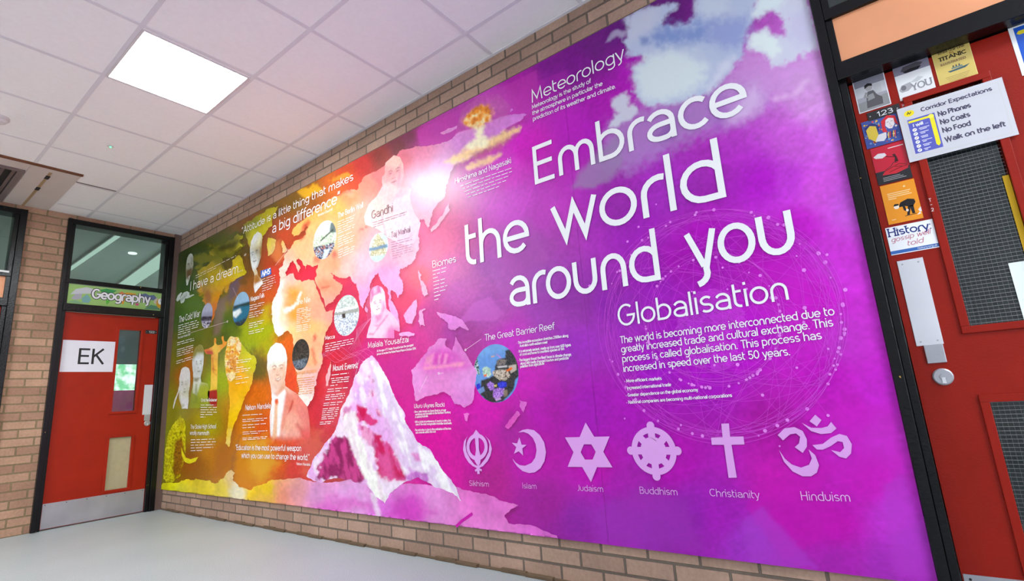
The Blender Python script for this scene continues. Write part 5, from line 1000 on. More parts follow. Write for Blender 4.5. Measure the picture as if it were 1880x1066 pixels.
struct(boxes('window_1', [((XR + .02, -4.42, .72), (XR + .06, -.78, .78)), ((XR + .02, -4.42, 2.62), (XR + .06, -.78, 2.68))] + [((XR + .02, y, .72), (XR + .06, y + .06, 2.68)) for y in (-4.42, -3.23, -2.03, -.84)], paint_mat('white_window_frame', (230, 230, 230), .4)), 'tall unseen window added behind the camera for the fill lamp', 'window')  # window added out of view to go with the fill lamp
struct(boxes('trim_2', [((-.012, -.064, 0), (.012, 0, H))], BROWN), 'brown timber strip in the corner beside the mural', 'trim')
bm_s = [((x, -.012 - .006 * ((i * 7) % 3), 0), (x + .16, 0, .012 + .004 * ((i * 5) % 3))) for i, x in enumerate(np.arange(.02, 6.25, .16))]
struct(boxes('baseboard_back', bm_s, paint_mat('brown_floor_sealant', (96, 76, 56), .7, .2, 20), bev=.003), 'rough brown sealant line where brick meets floor', 'skirting')

# ------------------------------------------------------------------ ceiling fittings
DIFF = emit_mat('lit_panel_diffuser', (238, 252, 255), PANEL_STRENGTH)
def panel(x, y, label):
    o = empty('ceiling_light', (x, y, H)); tag(o, label, 'ceiling light', 'square ceiling light panels')
    a, c = .29, .277
    boxes('frame', [((-.302, -c - .015, -.006), (.302, -c, 0)), ((-.302, c, -.006), (.302, c + .015, 0)), ((-.302, -c, -.006), (-a + .0, c, 0)), ((a, -c, -.006), (.302, c, 0))], WHITEM, o)
    boxes('diffuser', [((-a, -c, -.004), (a, c, -.001))], DIFF, o)
panel(3.078, -1.163, 'bright square light panel set in the white ceiling tiles')
for x, y in ((1.195, -2.96), (.56, -4.16), (8.125, -1.163)): panel(x, y, 'added square light panel in the unseen part of the corridor ceiling')  # panels out of view, added to brighten the left end and near door
GREENL = emit_mat('green_indicator', (60, 255, 120), 2.5)
led = empty('emergency_light', (1.816, -1.163, H)); tag(led, 'small round ceiling fitting with a green indicator', 'emergency light')
lathe('housing', [(.022, 0), (.022, -.004), (.012, -.007)], WHITEM, led, 20, 'Z'); lathe('indicator', [(.006, -.007), (.006, -.010), (.003, -.012)], GREENL, led, 14, 'Z')
sd = empty('smoke_detector', (1.76, -1.765, H)); tag(sd, 'white round smoke detector on the ceiling tiles near the air vent', 'smoke detector')
lathe('base', [(.055, 0), (.055, -.012), (.05, -.016)], WHITEM, sd, 28, 'Z'); lathe('sensor_head', [(.044, -.016), (.044, -.024), (.036, -.036), (.016, -.042)], WHITEM, sd, 28, 'Z')
hp = empty('access_panel', (.55, -2.4, H)); tag(hp, 'flat white ceiling panel with a tan seam and two dark clips beside the vent', 'ceiling panel')
boxes('panel_board', [((-.545, .925, -.006), (.54, 1.24, 0))], paint_mat('white_board', (206, 194, 190), .6, .03), hp)
struct(boxes('trim_9', [((1.09, -2.06, H - .014), (1.116, -1.156, H))], paint_mat('brown_edge', (112, 62, 34), .5)), 'brown timber edge strip on the ceiling above the doors', 'trim')
struct(boxes('trim_10', [((.925, -2.06, H - .006), (1.09, -1.476, H)), ((.0, -2.06, H - .006), (.925, -2.053, H))], bpy.data.materials['white_board']), 'white filler board between the air vent and the brown edge strip', 'trim')
boxes('seam_strip', [((-.54, 1.048, -.009), (.45, 1.068, -.005))], paint_mat('tan_seam', (170, 140, 104), .6), hp)
for x in (-.02, .3): boxes('clip', [((x, 1.044, -.016), (x + .07, 1.072, -.008))], DARK, hp, .002)
boxes('joint', [((.355, 1.24, -.004), (.37, 1.53, 0))], paint_mat('grey_joint', (120, 110, 112), .7), hp)
vt = empty('air_vent', (.46, -1.765, H - .001)); tag(vt, 'dark slatted air vent in the ceiling above the far doors', 'air vent')
VM = paint_mat('vent_grey', (120, 104, 104), .45, .05)
boxes('frame', [((-.45, .243, -.012), (.45, .283, 0)), ((-.45, -.283, -.012), (.45, -.243, 0)), ((-.45, -.243, -.012), (-.41, .243, 0)), ((.41, -.243, -.012), (.45, .243, 0))], VM, vt)
boxes('duct_back', [((-.41, -.243, -.002), (.41, .243, -.0005))], DARK, vt)
for k in range(8):
    y = -.225 + k * .064; s = boxes('slat', [((-.41, -.014, -.002), (.41, .014, .002))], VM, vt); s.location = (0, y, -.008); s.rotation_euler = (.5, 0, 0)

# ------------------------------------------------------------------ doors
PANE = glass_mat('door_glass', (.86, .95, .92)); TPANE = glass_mat('transom_glass', (.80, .88, .84))
WIRE = paint_mat('wire_in_glass', (146, 150, 152), .4, .02, metal=.5)
SHADE = paint_mat('beige_infill', (178, 166, 132), .7, .06, 30)
def card_obj(name, org, rz, w_, h_, rgb, label, cat, th=.0012, group=None, rough=.55, parent=None):
    """thin sheet lying against a vertical face; local x along the sheet, z up, front towards -y"""
    me_o = boxes(name, [((0, -th, 0), (w_, 0, h_))], paint_mat(name + '_stock', rgb, rough, .02), parent)
    me_o.location = org; me_o.rotation_euler = (0, 0, rz)
    if label: tag(me_o, label, cat, group)
    me_o['_w'] = w_; me_o['_h'] = h_; me_o['_t'] = th
    return me_o
CARD_INK = ink_mat('paper_print', .45, .4)
GLOSS_INK = ink_mat('gloss_print', .15, .5)
class Print:
    """marks printed on a sheet, in millimetres from its lower left corner"""
    def __init__(s, card): s.c = card; s.P = {}; s.t = card['_t']
    def _add(s, part, V, F, rgb, lay):
        d = s.P.setdefault(part, [[], [], []]); b = len(d[0])
        d[0] += [(q[0] / 1000, -s.t - .00012 * lay - (q[2] * .4 if len(q) > 2 else 0), q[1] / 1000) for q in V]; d[2] += [rgb] * len(V)
        for f in F:
            p = [V[i] for i in f]; ar = (p[1][0] - p[0][0]) * (p[2][1] - p[0][1]) - (p[2][0] - p[0][0]) * (p[1][1] - p[0][1])
            d[1].append(tuple(b + i for i in (f if ar > 0 else f[::-1])))
    def poly(s, part, pts, rgb, lay=1):
        pts = [tuple(map(float, p)) for p in pts]
        vo, eo, fo, _, _, _ = delaunay_2d_cdt([Vector(p) for p in pts], [(i, (i + 1) % len(pts)) for i in range(len(pts))], [], 1, 1e-5)
        s._add(part, [tuple(p) for p in vo], [f[:3] for f in fo], rgb, lay)
    def rect(s, part, x0, z0, x1, z1, rgb, lay=1): s._add(part, [(x0, z0), (x1, z0), (x1, z1), (x0, z1)], [(0, 1, 2), (0, 2, 3)], rgb, lay)
    def line(s, part, pts, wd, rgb, lay=1, closed=False):
        V = []; F = []; ribbon(V, F, pts, wd, closed); s._add(part, V, F, rgb, lay)
    def text(s, part, t, x0, z0, x1, h, lw, rgb, lay=2, z1=None, shear=0.0, slab=False):
        V = []; F = []; z1 = z0 if z1 is None else z1; L_ = math.hypot(x1 - x0, z1 - z0); ex = ((x1 - x0) / L_, (z1 - z0) / L_)
        strokes_text(V, F, t, (x0, z0), ex, (-ex[1], ex[0]), h, L_, lw, shear, slab); s._add(part, V, F, rgb, lay)
    def done(s, m=None):
        for k, (V, F, Cc) in s.P.items(): mesh_np(k, V, F, lin(np.array(Cc, float)), m or CARD_INK, s.c)

def door(name, org, rz, label, W, gl, lp, plate, knob, num, numtxt, paint, hinge_right, wired, infill):
    o = empty(name, org, rz); struct(o, label, 'door'); T = .044; Ht = 1.985; B = .008
    g0, g1, gz0, gz1 = gl; l0, l1, lz0, lz1 = lp
    a, b_ = min(g0, l0), max(g1, l1)
    boxes('leaf', [((0, 0, B), (W, T, lz0)), ((0, 0, lz0), (l0, T, lz1)), ((l1, 0, lz0), (W, T, lz1)), ((0, 0, lz1), (W, T, gz0)), ((0, 0, gz0), (g0, T, gz1)), ((g1, 0, gz0), (W, T, gz1)), ((0, 0, gz1), (W, T, Ht))], paint, o)
    for q0, q1, z0, z1 in (gl, lp):
        s = .024; boxes('glazing_bead', [((q0 - s, -.008, z0 - s), (q1 + s, .012, z0)), ((q0 - s, -.008, z1), (q1 + s, .012, z1 + s)), ((q0 - s, -.008, z0), (q0, .012, z1)), ((q1, -.008, z0), (q1 + s, .012, z1))], paint, o, .002)
    boxes('vision_pane', [((g0, .018, gz0), (g1, .021, gz1))], PANE, o)
    if infill: boxes('infill_panel', [((l0, .012, lz0), (l1, .02, lz1))], SHADE, o)
    else: boxes('lower_pane', [((l0, .018, lz0), (l1, .021, lz1))], PANE, o)
    if wired:
        for q0, q1, z0, z1 in (gl, lp):
            wr = [((x, .0145, z0), (x + .0004, .0152, z1)) for x in np.arange(q0 + .006, q1, .0128)] + [((q0, .0145, z), (q1, .0152, z + .0012)) for z in np.arange(z0 + .006, z1, .0128)]
            boxes('wire_mesh', wr, WIRE, o)
    p = boxes('push_plate', [((plate[0], -.0025, plate[2]), (plate[1], 0, plate[3]))], ALU, o, .0008)
    for x in (plate[0] + .014, plate[1] - .014):
        for z in (plate[2] + .014, plate[3] - .014): lathe('screw', [(.003, -.0025), (.003, -.0033), (.001, -.0036)], STEEL, p, 10, 'Y', (x, 0, z))
    cx = (plate[0] + plate[1]) / 2 + .008
    boxes('lever_plate', [((cx - .026, -.006, plate[2] - .062), (cx + .026, 0, plate[2]))], STEEL, o, .002)
    k = lathe('lock_cylinder', [(.028, 0), (.028, -.004), (.024, -.007), (.010, -.007), (.009, -.010), (.008, -.010)], STEEL, o, 32, 'Y', (cx + .006, 0, knob))
    boxes('keyhole', [((cx + .001, -.0108, knob - .022), (cx + .011, -.0098, knob - .002))], ALU, k, .001)
    kp = boxes('kick_plate', [((.004, -.002, .012), (W - .004, 0, .226))], STEEL, o)
    for x in np.linspace(.02, W - .02, 6): lathe('screw', [(.004, -.002), (.004, -.003), (.001, -.0034)], DARK, kp, 10, 'Y', (x, 0, .212))
    n = card_obj('number_plate', (num[0], 0, num[2]), 0, num[1] - num[0], num[3] - num[2], (26, 24, 28), None, None, .002, parent=o)
    pr = Print(n); ww = (num[1] - num[0]) * 1000; hh = (num[3] - num[2]) * 1000
    pr.text('digits', numtxt, ww * .28, hh * .22, ww * .8, hh * .56, .14, (230, 230, 232)); pr.done()
    for x in (.08, .92): lathe('screw', [(.0025, -.002), (.0025, -.003), (.001, -.0033)], STEEL, n, 10, 'Y', (ww * x / 1000, 0, hh / 2000))
    return o
R90 = math.pi / 2
# far door at the end of the corridor (front faces +x); local x runs towards the mural
door('door_1', (-.012, -.936, 0), R90, 'red door with a white letter sheet at the far end of the corridor', .786, (.444, .634, 1.01, 1.838), (.448, .632, .262, .756), (.707, .782, .963, 1.27), .876, (.674, .778, 1.812, 1.85), '122', RED, False, False, True)
def frame(name, org, rz, Wt, jl, jr, label, Ht, strip=0.0):
    """black door frame with a transom light: local x over the full width"""
    hd = .055
    L_ = [((0, -.03, 0), (jl * .55, .12, Ht)), ((jl * .55, -.014, 0), (jl, .12, Ht)), ((Wt - jr * .6, -.03, 0), (Wt, .12, Ht)), ((Wt - jr, -.014, 0), (Wt - jr * .6, .12, Ht)),
          ((.002, -.027, Ht - hd), (Wt - .002, .118, Ht - .001)), ((jl * .56, -.034, 1.99), (Wt - jr * .61, .117, 2.062)), ((jl * .56, -.024, 2.264), (Wt - jr * .61, .116, 2.31))]
    return struct(boxes(name, L_, BLACK, None, .003), label, 'door frame')
def placed(o, org, rz): o.location = org; o.rotation_euler = (0, 0, rz); return o
placed(frame('trim_3', None, 0, .938, .064, .084, 'black gloss frame around the far red door', 2.921), (0, -1.003, 0), R90)
struct(placed(boxes('window_2', [((.05, .03, 2.30), (.89, .036, 2.88))], TPANE), (0, -1.003, 0), R90), 'greenish glass light above the far red door', 'transom window')
# second door further left on the end wall
placed(frame('trim_4', None, 0, .938, .084, .084, 'black gloss frame of the second door beyond the brick pier', 2.921), (0, -2.238, 0), R90)
struct(placed(boxes('window_3', [((.05, .03, 2.30), (.89, .036, 2.88))], TPANE), (0, -2.238, 0), R90), 'dark glass light above the second door beyond the brick pier', 'transom window')
struct(placed(boxes('trim_5', [((.07, -.034, 2.296), (.868, -.018, 2.312))], paint_mat('white_sill', (220, 220, 220), .4)), (0, -2.238, 0), R90), 'thin white sill under the glass above the second door', 'trim')
OR = paint_mat('orange_wood_panel', (222, 150, 108), .45, .07, 5)
struct(placed(boxes('trim_6', [((.06, .0, 2.06), (.88, .02, 2.27))], OR), (0, -2.238, 0), R90), 'orange board above the second door beyond the brick pier', 'panel')
door('door_2', (-.012, -2.158, 0), R90, 'second red door beyond the brick pier', .776, (.444, .634, 1.01, 1.838), (.448, .632, .262, .756), (.697, .772, .963, 1.27), .876, (.664, .768, 1.812, 1.85), '121', RED, False, False, True)
# near door right of the mural (front faces -y)
DX = 6.364
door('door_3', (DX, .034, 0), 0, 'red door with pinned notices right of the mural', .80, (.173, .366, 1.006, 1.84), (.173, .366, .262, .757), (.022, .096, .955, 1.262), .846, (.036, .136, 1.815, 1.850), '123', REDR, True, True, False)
frm = frame('trim_7', None, 0, .95, .058, .09, 'black gloss frame around the near red door', H - .002); placed(frm, (6.302, 0, 0), 0)
struct(boxes('trim_8', [((6.35, -.008, 2.06), (7.17, .012, 2.272))], OR), 'orange wood board above the near red door', 'panel')
struct(boxes('window_4', [((6.35, .03, 2.30), (7.17, .036, 2.92))], TPANE), 'dark glass light above the near red door', 'transom window')

V = []; F = []
for ch, zz in (('T', 1.452), ('-', 1.436), ('2', 1.416)): strokes_text(V, F, ch, (.149 - .002, zz), (1, 0), (0, 1), .012, .008, .14)
Vn = np.array(V); mk = mesh_np('marker_writing', np.stack([Vn[:, 0] + .002, -.0083 - Vn[:, 2], Vn[:, 1]], 1), F, np.broadcast_to(lin((230, 214, 214)), (len(V), 3)), ink_mat('marker_ink'), bpy.data.objects['door_3'])
# ------------------------------------------------------------------ rooms seen through the glass
CW = paint_mat('classroom_wall', (186, 196, 186), .7, .03); CC = paint_mat('classroom_ceiling', (196, 206, 198), .8, .03)
struct(boxes('wall_far', [((-3.2, -3.4, 0), (-3.1, 2.6, .9)), ((-3.2, -3.4, .9), (-3.1, -.3, 2.94)), ((-3.2, 1.6, .9), (-3.1, 2.6, 2.94)), ((-3.2, -.3, 1.95), (-3.1, 1.6, 2.94)), ((-3.2, 2.5, 0), (-.15, 2.6, 2.94)), ((-3.2, -3.5, 0), (-.15, -3.4, 2.94))], CW), 'pale green classroom walls beyond the far door', 'wall')
struct(boxes('ceiling_far', [((-3.2, -3.4, 2.94), (-.14, 2.6, 2.96))], CC), 'classroom ceiling seen through the transom glass', 'ceiling')
m = bpy.data.materials.new('garden_daylight'); m.use_nodes = True; nt = m.node_tree; nt.nodes.remove(nt.nodes['Principled BSDF'])
tc = nt.nodes.new('ShaderNodeTexCoord'); nz = nt.nodes.new('ShaderNodeTexNoise'); nz.inputs['Scale'].default_value = 9; nz.inputs['Detail'].default_value = 6
cr = nt.nodes.new('ShaderNodeValToRGB'); cr.color_ramp.elements[0].position = .4; cr.color_ramp.elements[0].color = s2l(120, 200, 150); cr.color_ramp.elements[1].position = .58; cr.color_ramp.elements[1].color = s2l(240, 250, 245)
em = nt.nodes.new('ShaderNodeEmission'); em.inputs[1].default_value = .5
nt.links.new(tc.outputs['Object'], nz.inputs['Vector']); nt.links.new(nz.outputs['Fac'], cr.inputs[0]); nt.links.new(cr.outputs[0], em.inputs[0]); nt.links.new(em.outputs[0], nt.nodes['Material Output'].inputs[0])
struct(boxes('window_5', [((-3.19, -.3, .9), (-3.17, 1.6, 1.95))], m), 'bright classroom window with green outside, seen through the far door', 'window')
bl = boxes('window_blind', [((-3.09, -.35, 1.78), (-3.07, 1.65, 2.4))], paint_mat('grey_blind', (84, 92, 92), .7)); tag(bl, 'grey blind drawn down over the classroom window', 'blind')
pb = boxes('pin_board', [((-3.0, -.4, .7), (-2.96, 1.7, 1.38))], paint_mat('magenta_felt', (190, 40, 120), .8)); tag(pb, 'magenta pin board below the classroom window', 'pin board')
pa = onplane(np.array([205., 300., 300., 240.]), np.array([508., 466., 446., 478.]), 2, 2.93)
def strip_light(p, q, wd, label):
    d = math.hypot(q[0] - p[0], q[1] - p[1]); o = empty('strip_light', ((p[0] + q[0]) / 2, (p[1] + q[1]) / 2, 2.94), math.atan2(q[1] - p[1], q[0] - p[0])); tag(o, label, 'strip light', 'classroom strip lights')
    boxes('housing', [((-d / 2, -wd / 2, -.03), (d / 2, wd / 2, 0))], WHITEM, o); boxes('tube_cover', [((-d / 2 + .02, -wd / 2 + .01, -.045), (d / 2 - .02, wd / 2 - .01, -.03))], emit_mat('strip_glow', (220, 255, 235), .28), o)
strip_light((-.2, -.525), (-2.9, -.525), .06, 'narrow strip light in the classroom above the far red door')
strip_light((-.4, .10), (-2.9, .27), .2, 'broad strip light in the classroom above the far red door')
dl = empty('ceiling_spot', (-.94, -.18, 2.94)); tag(dl, 'small oval ceiling light in the classroom', 'spotlight'); lathe('glowing_lens', [(.045, 0), (.045, -.012), (.03, -.015)], emit_mat('spot_glow', (240, 255, 250), .6), dl, 20, 'Z')
area('classroom_fill', (-1.6, .3, 1.3), (math.radians(180), 0, 0), 2.4, 2.4, 3.5, (.9, 1, .95))  # unseen upward lamp added to brighten the classroom ceiling
SW = paint_mat('store_wall', (58, 64, 70), .7, .1)
struct(boxes('wall_beyond', [((6.0, 1.9, 0), (8.2, 2.0, H)), ((5.95, .21, 0), (6.0, 1.9, H)), ((8.2, .21, 0), (8.25, 1.9, H))], SW), 'dim grey room beyond the near door', 'wall')
for i, (x, c, h_) in enumerate(((6.2, (60, 70, 84), 1.5), (6.42, (84, 74, 62), 1.75), (6.66, (52, 64, 80), 1.6))):
    f = boxes('coat', [((x - .07, 1.78, h_ - .8), (x + .07, 1.88, h_)), ((x - .10, 1.8, h_ - .72), (x + .10, 1.87, h_ - .25)), ((x - .02, 1.83, h_), (x + .02, 1.9, h_ + .05))], paint_mat('coat_cloth', c, .9, .1), None, .02)
    tag(f, ('slate', 'brown', 'navy')[i] + ' coat hanging in the dim room behind the wired glass', 'coat', 'coats behind the glass')
area('store_fill', (7.6, 1.2, 2.6), (0, .3, 0), .8, .8, .55, (.8, .9, 1))  # unseen lamp added to lift the windowless room behind the glass

# ------------------------------------------------------------------ papers on the far door
FX = -.0005
ek = card_obj('paper_sign', (-.0115, -.928, 1.405), R90, .418, .305, (226, 222, 234), 'white sheet with two large black capitals taped to the far door', 'sign', .001)
pr = Print(ek); pr.text('lettering', 'EK', 122, 76, 334, 152, .125, (24, 22, 28)); pr.done()
geo = card_obj('door_sign', (.006, -.941, 2.064), R90, .832, .196, (150, 190, 110), 'long green subject sign with a map above the far red door', 'sign', .004)
pr = Print(geo); W_, H_ = 832, 196
pr.rect('background', 0, 0, W_, H_, (158, 196, 112), 1); P_ = 'picture'
for pts, c in (([(20, 90), (60, 150), (140, 178), (190, 170), (200, 120), (120, 110)], (206, 206, 214)), ([(30, 50), (60, 100), (110, 110), (110, 60), (70, 40)], (176, 172, 186)), ([(110, 60), (150, 110), (185, 60), (170, 20), (120, 20)], (120, 170, 170)), ([(0, 10), (60, 40), (130, 15), (120, 5)], (130, 176, 130)),
               ([(248, 165), (300, 185), (390, 175), (350, 140), (300, 120), (270, 130)], (50, 150, 80)), ([(305, 70), (340, 66), (330, 35), (312, 20)], (90, 180, 60)), ([(390, 140), (430, 172), (470, 150), (440, 120)], (220, 130, 80)), ([(440, 130), (470, 168), (560, 165), (545, 125), (480, 118)], (226, 160, 40)), ([(430, 100), (470, 110), (455, 40), (440, 40)], (226, 150, 50)), ([(560, 60), (590, 66), (588, 36), (560, 40)], (206, 80, 130)),
               ([(600, 160), (640, 180), (680, 160), (720, 172), (750, 140), (720, 110), (620, 120)], (100, 112, 150)), ([(640, 10), (700, 60), (760, 50), (800, 10)], (90, 140, 110)), ([(720, 90), (745, 150), (770, 120), (760, 60)], (206, 190, 180))):
    pr.poly(P_, pts, c, 2)
pr.poly(P_, ell(785, 85, 36, 55, 20), (206, 150, 30), 3); pr.poly(P_, ell(785, 105, 22, 33, 18), (236, 236, 236), 4); pr.line(P_, [(785, 105), (785, 132)], 4, (60, 80, 130), 5); pr.line(P_, [(785, 105), (800, 100)], 4, (60, 80, 130), 5)
for lw, c, l in ((.30, (50, 46, 70), 6), (.165, (244, 240, 246), 7)): pr.text('lettering', 'Geography', 188, 72, 690, 98, lw, c, l)
pr.done()

# ------------------------------------------------------------------ notices pinned to the near door
YD = .0335
def dcard(name, x0, z0, x1, z1, rgb, label, cat='notice', y=YD, group=None, tilt=0.0):
    c = card_obj(name, (x0, y, z0), 0, x1 - x0, z1 - z0, rgb, label, cat, .0009, group); c.rotation_euler = (0, tilt, 0); return c
c = dcard('photo_print', 6.378, 1.857, 6.479, 2.003, (226, 224, 230), 'black and white photo of a sitting figure above the 123 plate', 'photo')
pr = Print(c); k = 'picture'; pr.rect(k, 3, 3, 98, 142, (170, 168, 178), 1); pr.rect(k, 3, 60, 98, 142, (140, 138, 152), 2); pr.rect(k, 3, 60, 98, 104, (206, 206, 212), 3); pr.poly(k, [(3, 3), (98, 3), (98, 50), (3, 40)], (150, 150, 152), 3)
pr.poly(k, [(28, 12), (78, 12), (80, 40), (66, 56), (58, 78), (40, 78), (32, 50)], (92, 90, 94), 4); pr.poly(k, [(34, 40), (58, 44), (56, 66), (40, 64)], (150, 150, 152), 5); pr.poly(k, ell(46, 92, 11, 13, 16), (176, 172, 172), 5); pr.poly(k, [(33, 92), (34, 106), (46, 112), (58, 106), (58, 96), (46, 100)], (30, 30, 34), 6); pr.poly(k, [(60, 98), (74, 104), (84, 96), (82, 60), (62, 60)], (196, 196, 200), 4); pr.line(k, [(36, 76), (28, 60), (44, 52)], 7, (150, 148, 148), 6); pr.done(GLOSS_INK)
c = dcard('poster_card', 6.506, 1.856, 6.611, 2.002, (232, 230, 234), 'pale grey card with a hatted figure beside the yellow ship card', 'poster')
pr = Print(c); pr.rect('picture', 0, 0, 105, 146, (236, 236, 238), 1); pr.rect('picture', 0, 100, 105, 146, (136, 132, 150), 2); pr.poly('picture', [(20, 112), (30, 128), (70, 132), (88, 124), (70, 106), (40, 104)], (84, 80, 88), 3); pr.poly('picture', [(26, 108), (50, 114), (82, 112), (70, 102), (34, 100)], (40, 38, 42), 4)
pr.poly('picture', [(4, 40), (14, 58), (40, 62), (46, 44), (30, 30), (10, 30)], (176, 174, 180), 3); pr.poly('picture', ell(18, 46, 8, 10, 12), (120, 118, 124), 4); pr.poly('picture', [(40, 60), (66, 74), (80, 66), (60, 54)], (206, 206, 210), 3); pr.text('lettering', 'YOU', 40, 26, 100, 26, .16, (150, 148, 156), 5, slab=True); pr.done(GLOSS_INK)
c = dcard('poster_card', 6.622, 1.857, 6.726, 2.002, (222, 200, 120), 'yellow card with a ship, above the corridor rules notice', 'poster')
pr = Print(c); pr.rect('picture', 2, 2, 102, 143, (222, 196, 110), 1); pr.text('lettering', 'White Star Line', 16, 126, 90, 9, .16, (70, 56, 40), 3); pr.text('lettering', 'TO', 46, 116, 58, 6, .2, (150, 60, 40), 3); pr.text('lettering', 'TITANIC', 14, 100, 92, 13, .24, (40, 34, 32), 3, slab=True); pr.line('lettering', [(16, 84), (86, 84)], 9, (196, 168, 100), 2); pr.text('lettering', 'ILLUSTRATED', 16, 80, 86, 9, .14, (120, 90, 50), 3)
pr.poly('picture', [(30, 52), (36, 46), (78, 48), (92, 58), (80, 56)], (70, 100, 110), 3); pr.rect('picture', 42, 56, 72, 62, (120, 140, 130), 3)
for x in (46, 54, 62): pr.rect('picture', x, 62, x + 4, 69, (90, 90, 80), 3)
for j in range(4): pr.line('lettering', [(20 + j * 3, 30 - j * 6), (86 - j * 4, 30 - j * 6)], 1.6, (176, 150, 90), 3)
pr.done(GLOSS_INK)
c = dcard('art_card', 6.376, 1.708, 6.486, 1.819, (60, 80, 150), 'patterned art card of a red haired figure beneath the number plate', 'art card', YD - .0003)
pr = Print(c); k = 'picture'; pr.rect(k, 0, 0, 110, 111, (64, 84, 160), 1); R = random.Random(3)
for j in range(60):
    x, z = R.uniform(4, 104), R.uniform(6, 105); s = R.uniform(2, 5); pr.poly(k, [(x - s, z), (x, z + s), (x + s, z), (x, z - s)], R.choice([(240, 230, 220), (226, 180, 40), (40, 50, 120), (206, 60, 50), (120, 150, 200)]), 2)
pr.poly(k, ell(28, 70, 22, 26, 20), (40, 50, 120), 3); pr.poly(k, [(12, 40), (10, 74), (24, 88), (42, 80), (44, 46), (34, 16)], (226, 196, 70), 4); pr.poly(k, [(58, 50), (60, 92), (80, 110), (104, 100), (108, 60), (100, 70), (96, 92), (74, 92), (68, 70), (72, 44)], (214, 40, 50), 4); pr.poly(k, [(70, 70), (74, 92), (84, 98), (98, 92), (98, 68), (88, 54), (78, 56)], (232, 222, 226), 5)
pr.line(k, [(76, 82), (82, 83)], 1.5, (40, 40, 50), 6); pr.line(k, [(88, 83), (94, 82)], 1.5, (40, 40, 50), 6); pr.line(k, [(82, 64), (90, 64)], 1.6, (190, 40, 60), 6); pr.line(k, [(85, 78), (84, 71), (87, 70)], .9, (120, 100, 110), 6)
pr.poly(k, [(30, 20), (44, 44), (66, 46), (74, 34), (56, 14)], (226, 220, 226), 5)
for j in range(7): pr.line(k, [(66 + j * 5, 20), (70 + j * 5, 44)], 3, ((40, 50, 120), (226, 180, 40), (206, 60, 50))[j % 3], 6)
pr.done(GLOSS_INK)
c = dcard('poster_card', 6.385, 1.557, 6.487, 1.704, (30, 28, 32), 'red and black card with a figure on a rocky heap, on the near door', 'poster')
pr = Print(c); k = 'picture'; pr.rect(k, 0, 50, 102, 147, (206, 30, 56), 1); pr.rect(k, 0, 0, 102, 50, (40, 38, 42), 1); pr.poly(k, [(18, 34), (30, 50), (50, 56), (60, 66), (84, 62), (100, 56), (96, 40), (60, 30)], (206, 34, 50), 2)
for a in ([(24, 46), (56, 58), (80, 52)], [(40, 40), (70, 48), (96, 52)], [(60, 60), (74, 64), (94, 56)], [(30, 52), (50, 62), (58, 74), (70, 70)]): pr.line(k, a, 2, (56, 20, 28), 3)
pr.poly(k, [(62, 74), (66, 92), (60, 104), (68, 106), (72, 92), (74, 74)], (60, 16, 24), 4); pr.line(k, [(66, 94), (48, 100), (40, 106)], 2.4, (60, 16, 24), 4); pr.poly(k, [(4, 112), (20, 122), (40, 118), (44, 108), (30, 100), (10, 104)], (236, 226, 230), 4); pr.rect('lettering', 52, 131, 98, 134, (240, 220, 224), 3)
for j in range(3): pr.rect('lettering', 18, 10 + j * 6, 86 - j * 8, 12 + j * 6, (170, 166, 170), 3)
pr.done(GLOSS_INK)
c = dcard('poster_card', 6.388, 1.401, 6.489, 1.552, (244, 150, 30), 'orange card with a bending man in black, on the near door', 'poster')
pr = Print(c); k = 'picture'; pr.rect(k, 0, 0, 101, 151, (246, 156, 30), 1)
for j in range(4): pr.rect('lettering', 16, 92 + j * 7, (84, 80, 86, 40)[3 - j], 95 + j * 7, (255, 214, 150), 2)
pr.rect('lettering', 66, 128, 72, 134, (255, 214, 150), 2)
pr.poly(k, [(38, 56), (48, 74), (70, 82), (88, 76), (90, 64), (80, 50), (70, 52), (56, 58)], (24, 22, 26), 3); pr.poly(k, [(66, 54), (82, 54), (82, 24), (74, 24), (72, 46), (66, 22), (58, 22)], (24, 22, 26), 3); pr.line(k, [(54, 60), (56, 44), (64, 36)], 7, (24, 22, 26), 4); pr.poly(k, ell(34, 60, 8, 8, 14), (244, 226, 210), 4); pr.poly(k, [(25, 64), (30, 72), (42, 70), (40, 64)], (24, 22, 26), 5); pr.poly(k, ell(62, 40, 4, 5, 10), (244, 226, 210), 5)
pr.line(k, [(52, 20), (86, 22)], 2, (24, 22, 26), 3); pr.poly(k, [(92, 34), (101, 44), (101, 26), (94, 24), (86, 16), (98, 18)], (246, 236, 226), 3); pr.rect('lettering', 12, 14, 24, 16, (255, 226, 180), 2); pr.done(GLOSS_INK)
c = dcard('subject_sticker', 6.375, 1.287, 6.511, 1.391, (236, 236, 240), 'white sticker with blue title, red handwriting and a blue foot line', 'sticker', YD - .0004)
pr = Print(c); pr.rect('footer_band', 0, 3, 136, 15, (56, 110, 190), 1); pr.text('lettering', 'history.org.uk', 78, 6, 132, 7, .15, (220, 230, 245), 3); pr.text('lettering', 'History:', 4, 70, 130, 28, .15, (40, 56, 130), 3, slab=True); pr.text('handwriting', 'gossip well', 8, 47, 122, 18, .085, (190, 30, 80), 4, z1=53, shear=.25); pr.text('handwriting', 'told', 50, 24, 98, 19, .085, (190, 30, 80), 4, z1=27, shear=.25); pr.done(GLOSS_INK)
c = dcard('notice_sheet', 6.488, 1.611, 6.777, 1.824, (196, 195, 203), 'large white corridor rules notice with a blue inset panel, on the near door', 'notice', YD - .009)
pr = Print(c); g = (206, 204, 200)
pr.line('border', [(14, 12), (276, 12), (276, 200), (14, 200)], 1.2, g, 1, True); pr.line('border', [(14, 168), (276, 168)], 1, g, 1); I_ = 'lettering'; nv = (74, 70, 96)
pr.text(I_, 'Corridor Expectations', 66, 177, 258, 15, .2, nv, 2)
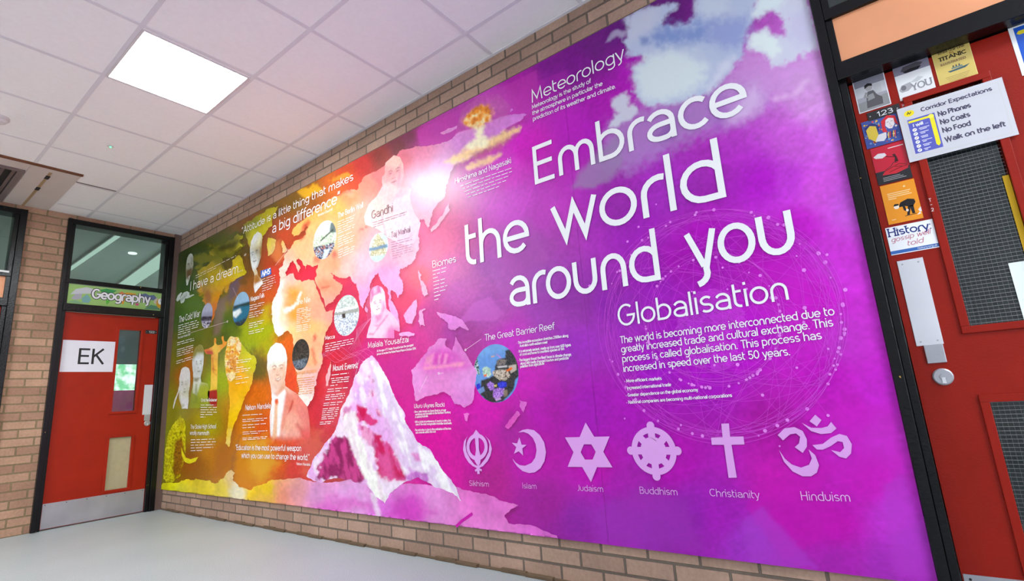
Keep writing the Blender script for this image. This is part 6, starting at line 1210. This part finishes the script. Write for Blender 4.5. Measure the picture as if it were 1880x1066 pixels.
for t_, x1, z in (('No Phones', 196, 140), ('No Coats', 188, 108), ('No Food', 184, 76), ('Walk on the left', 266, 40)): pr.text(I_, t_, 108, z, x1, 18, .21, nv, 2)
pr.poly('school_badge', ell(32, 184, 15, 12, 24), (250, 226, 30), 2); pr.line('school_badge', [(26, 180), (30, 190), (33, 181), (38, 189)], 2, (70, 70, 40), 3); pr.line('school_badge', [(25, 184), (39, 184)], 1.4, (70, 70, 40), 3)
pr.rect('inset_panel', 22, 26, 100, 160, (92, 96, 190), 1); pr.rect('inset_panel', 24, 146, 84, 154, (246, 232, 40), 2); pr.poly('inset_panel', [(84, 148), (96, 148), (96, 42), (90, 34), (84, 42)], (246, 232, 40), 2); pr.poly('inset_panel', ell(89, 150, 8, 8, 18), (250, 240, 90), 3); pr.text('inset_panel', 'I will ...', 34, 128, 78, 12, .2, (246, 246, 250), 3)
for j in range(6):
    z = 116 - j * 16; pr.poly('inset_panel', ell(36, z, 6.5, 6.5, 16), (244, 244, 250), 3); pr.line('inset_panel', [(33, z - 2), (39, z + 3)], 1.6, ((190, 60, 60), (80, 80, 120))[j % 2], 4); pr.rect('inset_panel', 48, z, 78 - (j * 5) % 14, z + 2.6, (226, 226, 244), 3); pr.rect('inset_panel', 50, z - 5, 70 - (j * 7) % 12, z - 2.4, (226, 226, 244), 3)
pr.done()
c = dcard('poster_sheet', 6.826, 1.81, 6.98, 1.995, (226, 228, 232), 'blue poster with a yellow caption right of the yellow ship card', 'poster')
pr = Print(c); pr.rect('picture', 12, 10, 142, 175, (30, 90, 200), 1); pr.poly('picture', [(16, 152), (22, 160), (90, 160), (90, 148), (22, 146)], (226, 210, 40), 2); pr.rect('picture', 12, 10, 142, 40, (20, 60, 150), 2); pr.done(GLOSS_INK)
c = dcard('small_sticker', 6.505, 1.828, 6.518, 1.845, (200, 50, 60), 'tiny red and white sticker above the notice', 'sticker')
pr = Print(c); pr.line('mark', [(3, 5), (9, 12)], 2, (240, 226, 226), 1); pr.line('mark', [(3, 12), (9, 5)], 2, (240, 226, 226), 1); pr.done()
c = card_obj('paper_sheet', (DX + .306, .034 + .012, 1.006), 0, .075, .19, (226, 236, 234), 'white sheet stuck on the wired glass under the yellow strip', 'paper', .0008)
c = card_obj('yellow_strip', (DX + .35, .034 + .012, 1.19), 0, .016, .30, (236, 190, 20), 'thin yellow strip along the right side of the wired glass', 'strip', .0008)
for o in SC.objects:
    for q in ('_w', '_h', '_t'):
        if q in o: del o[q]
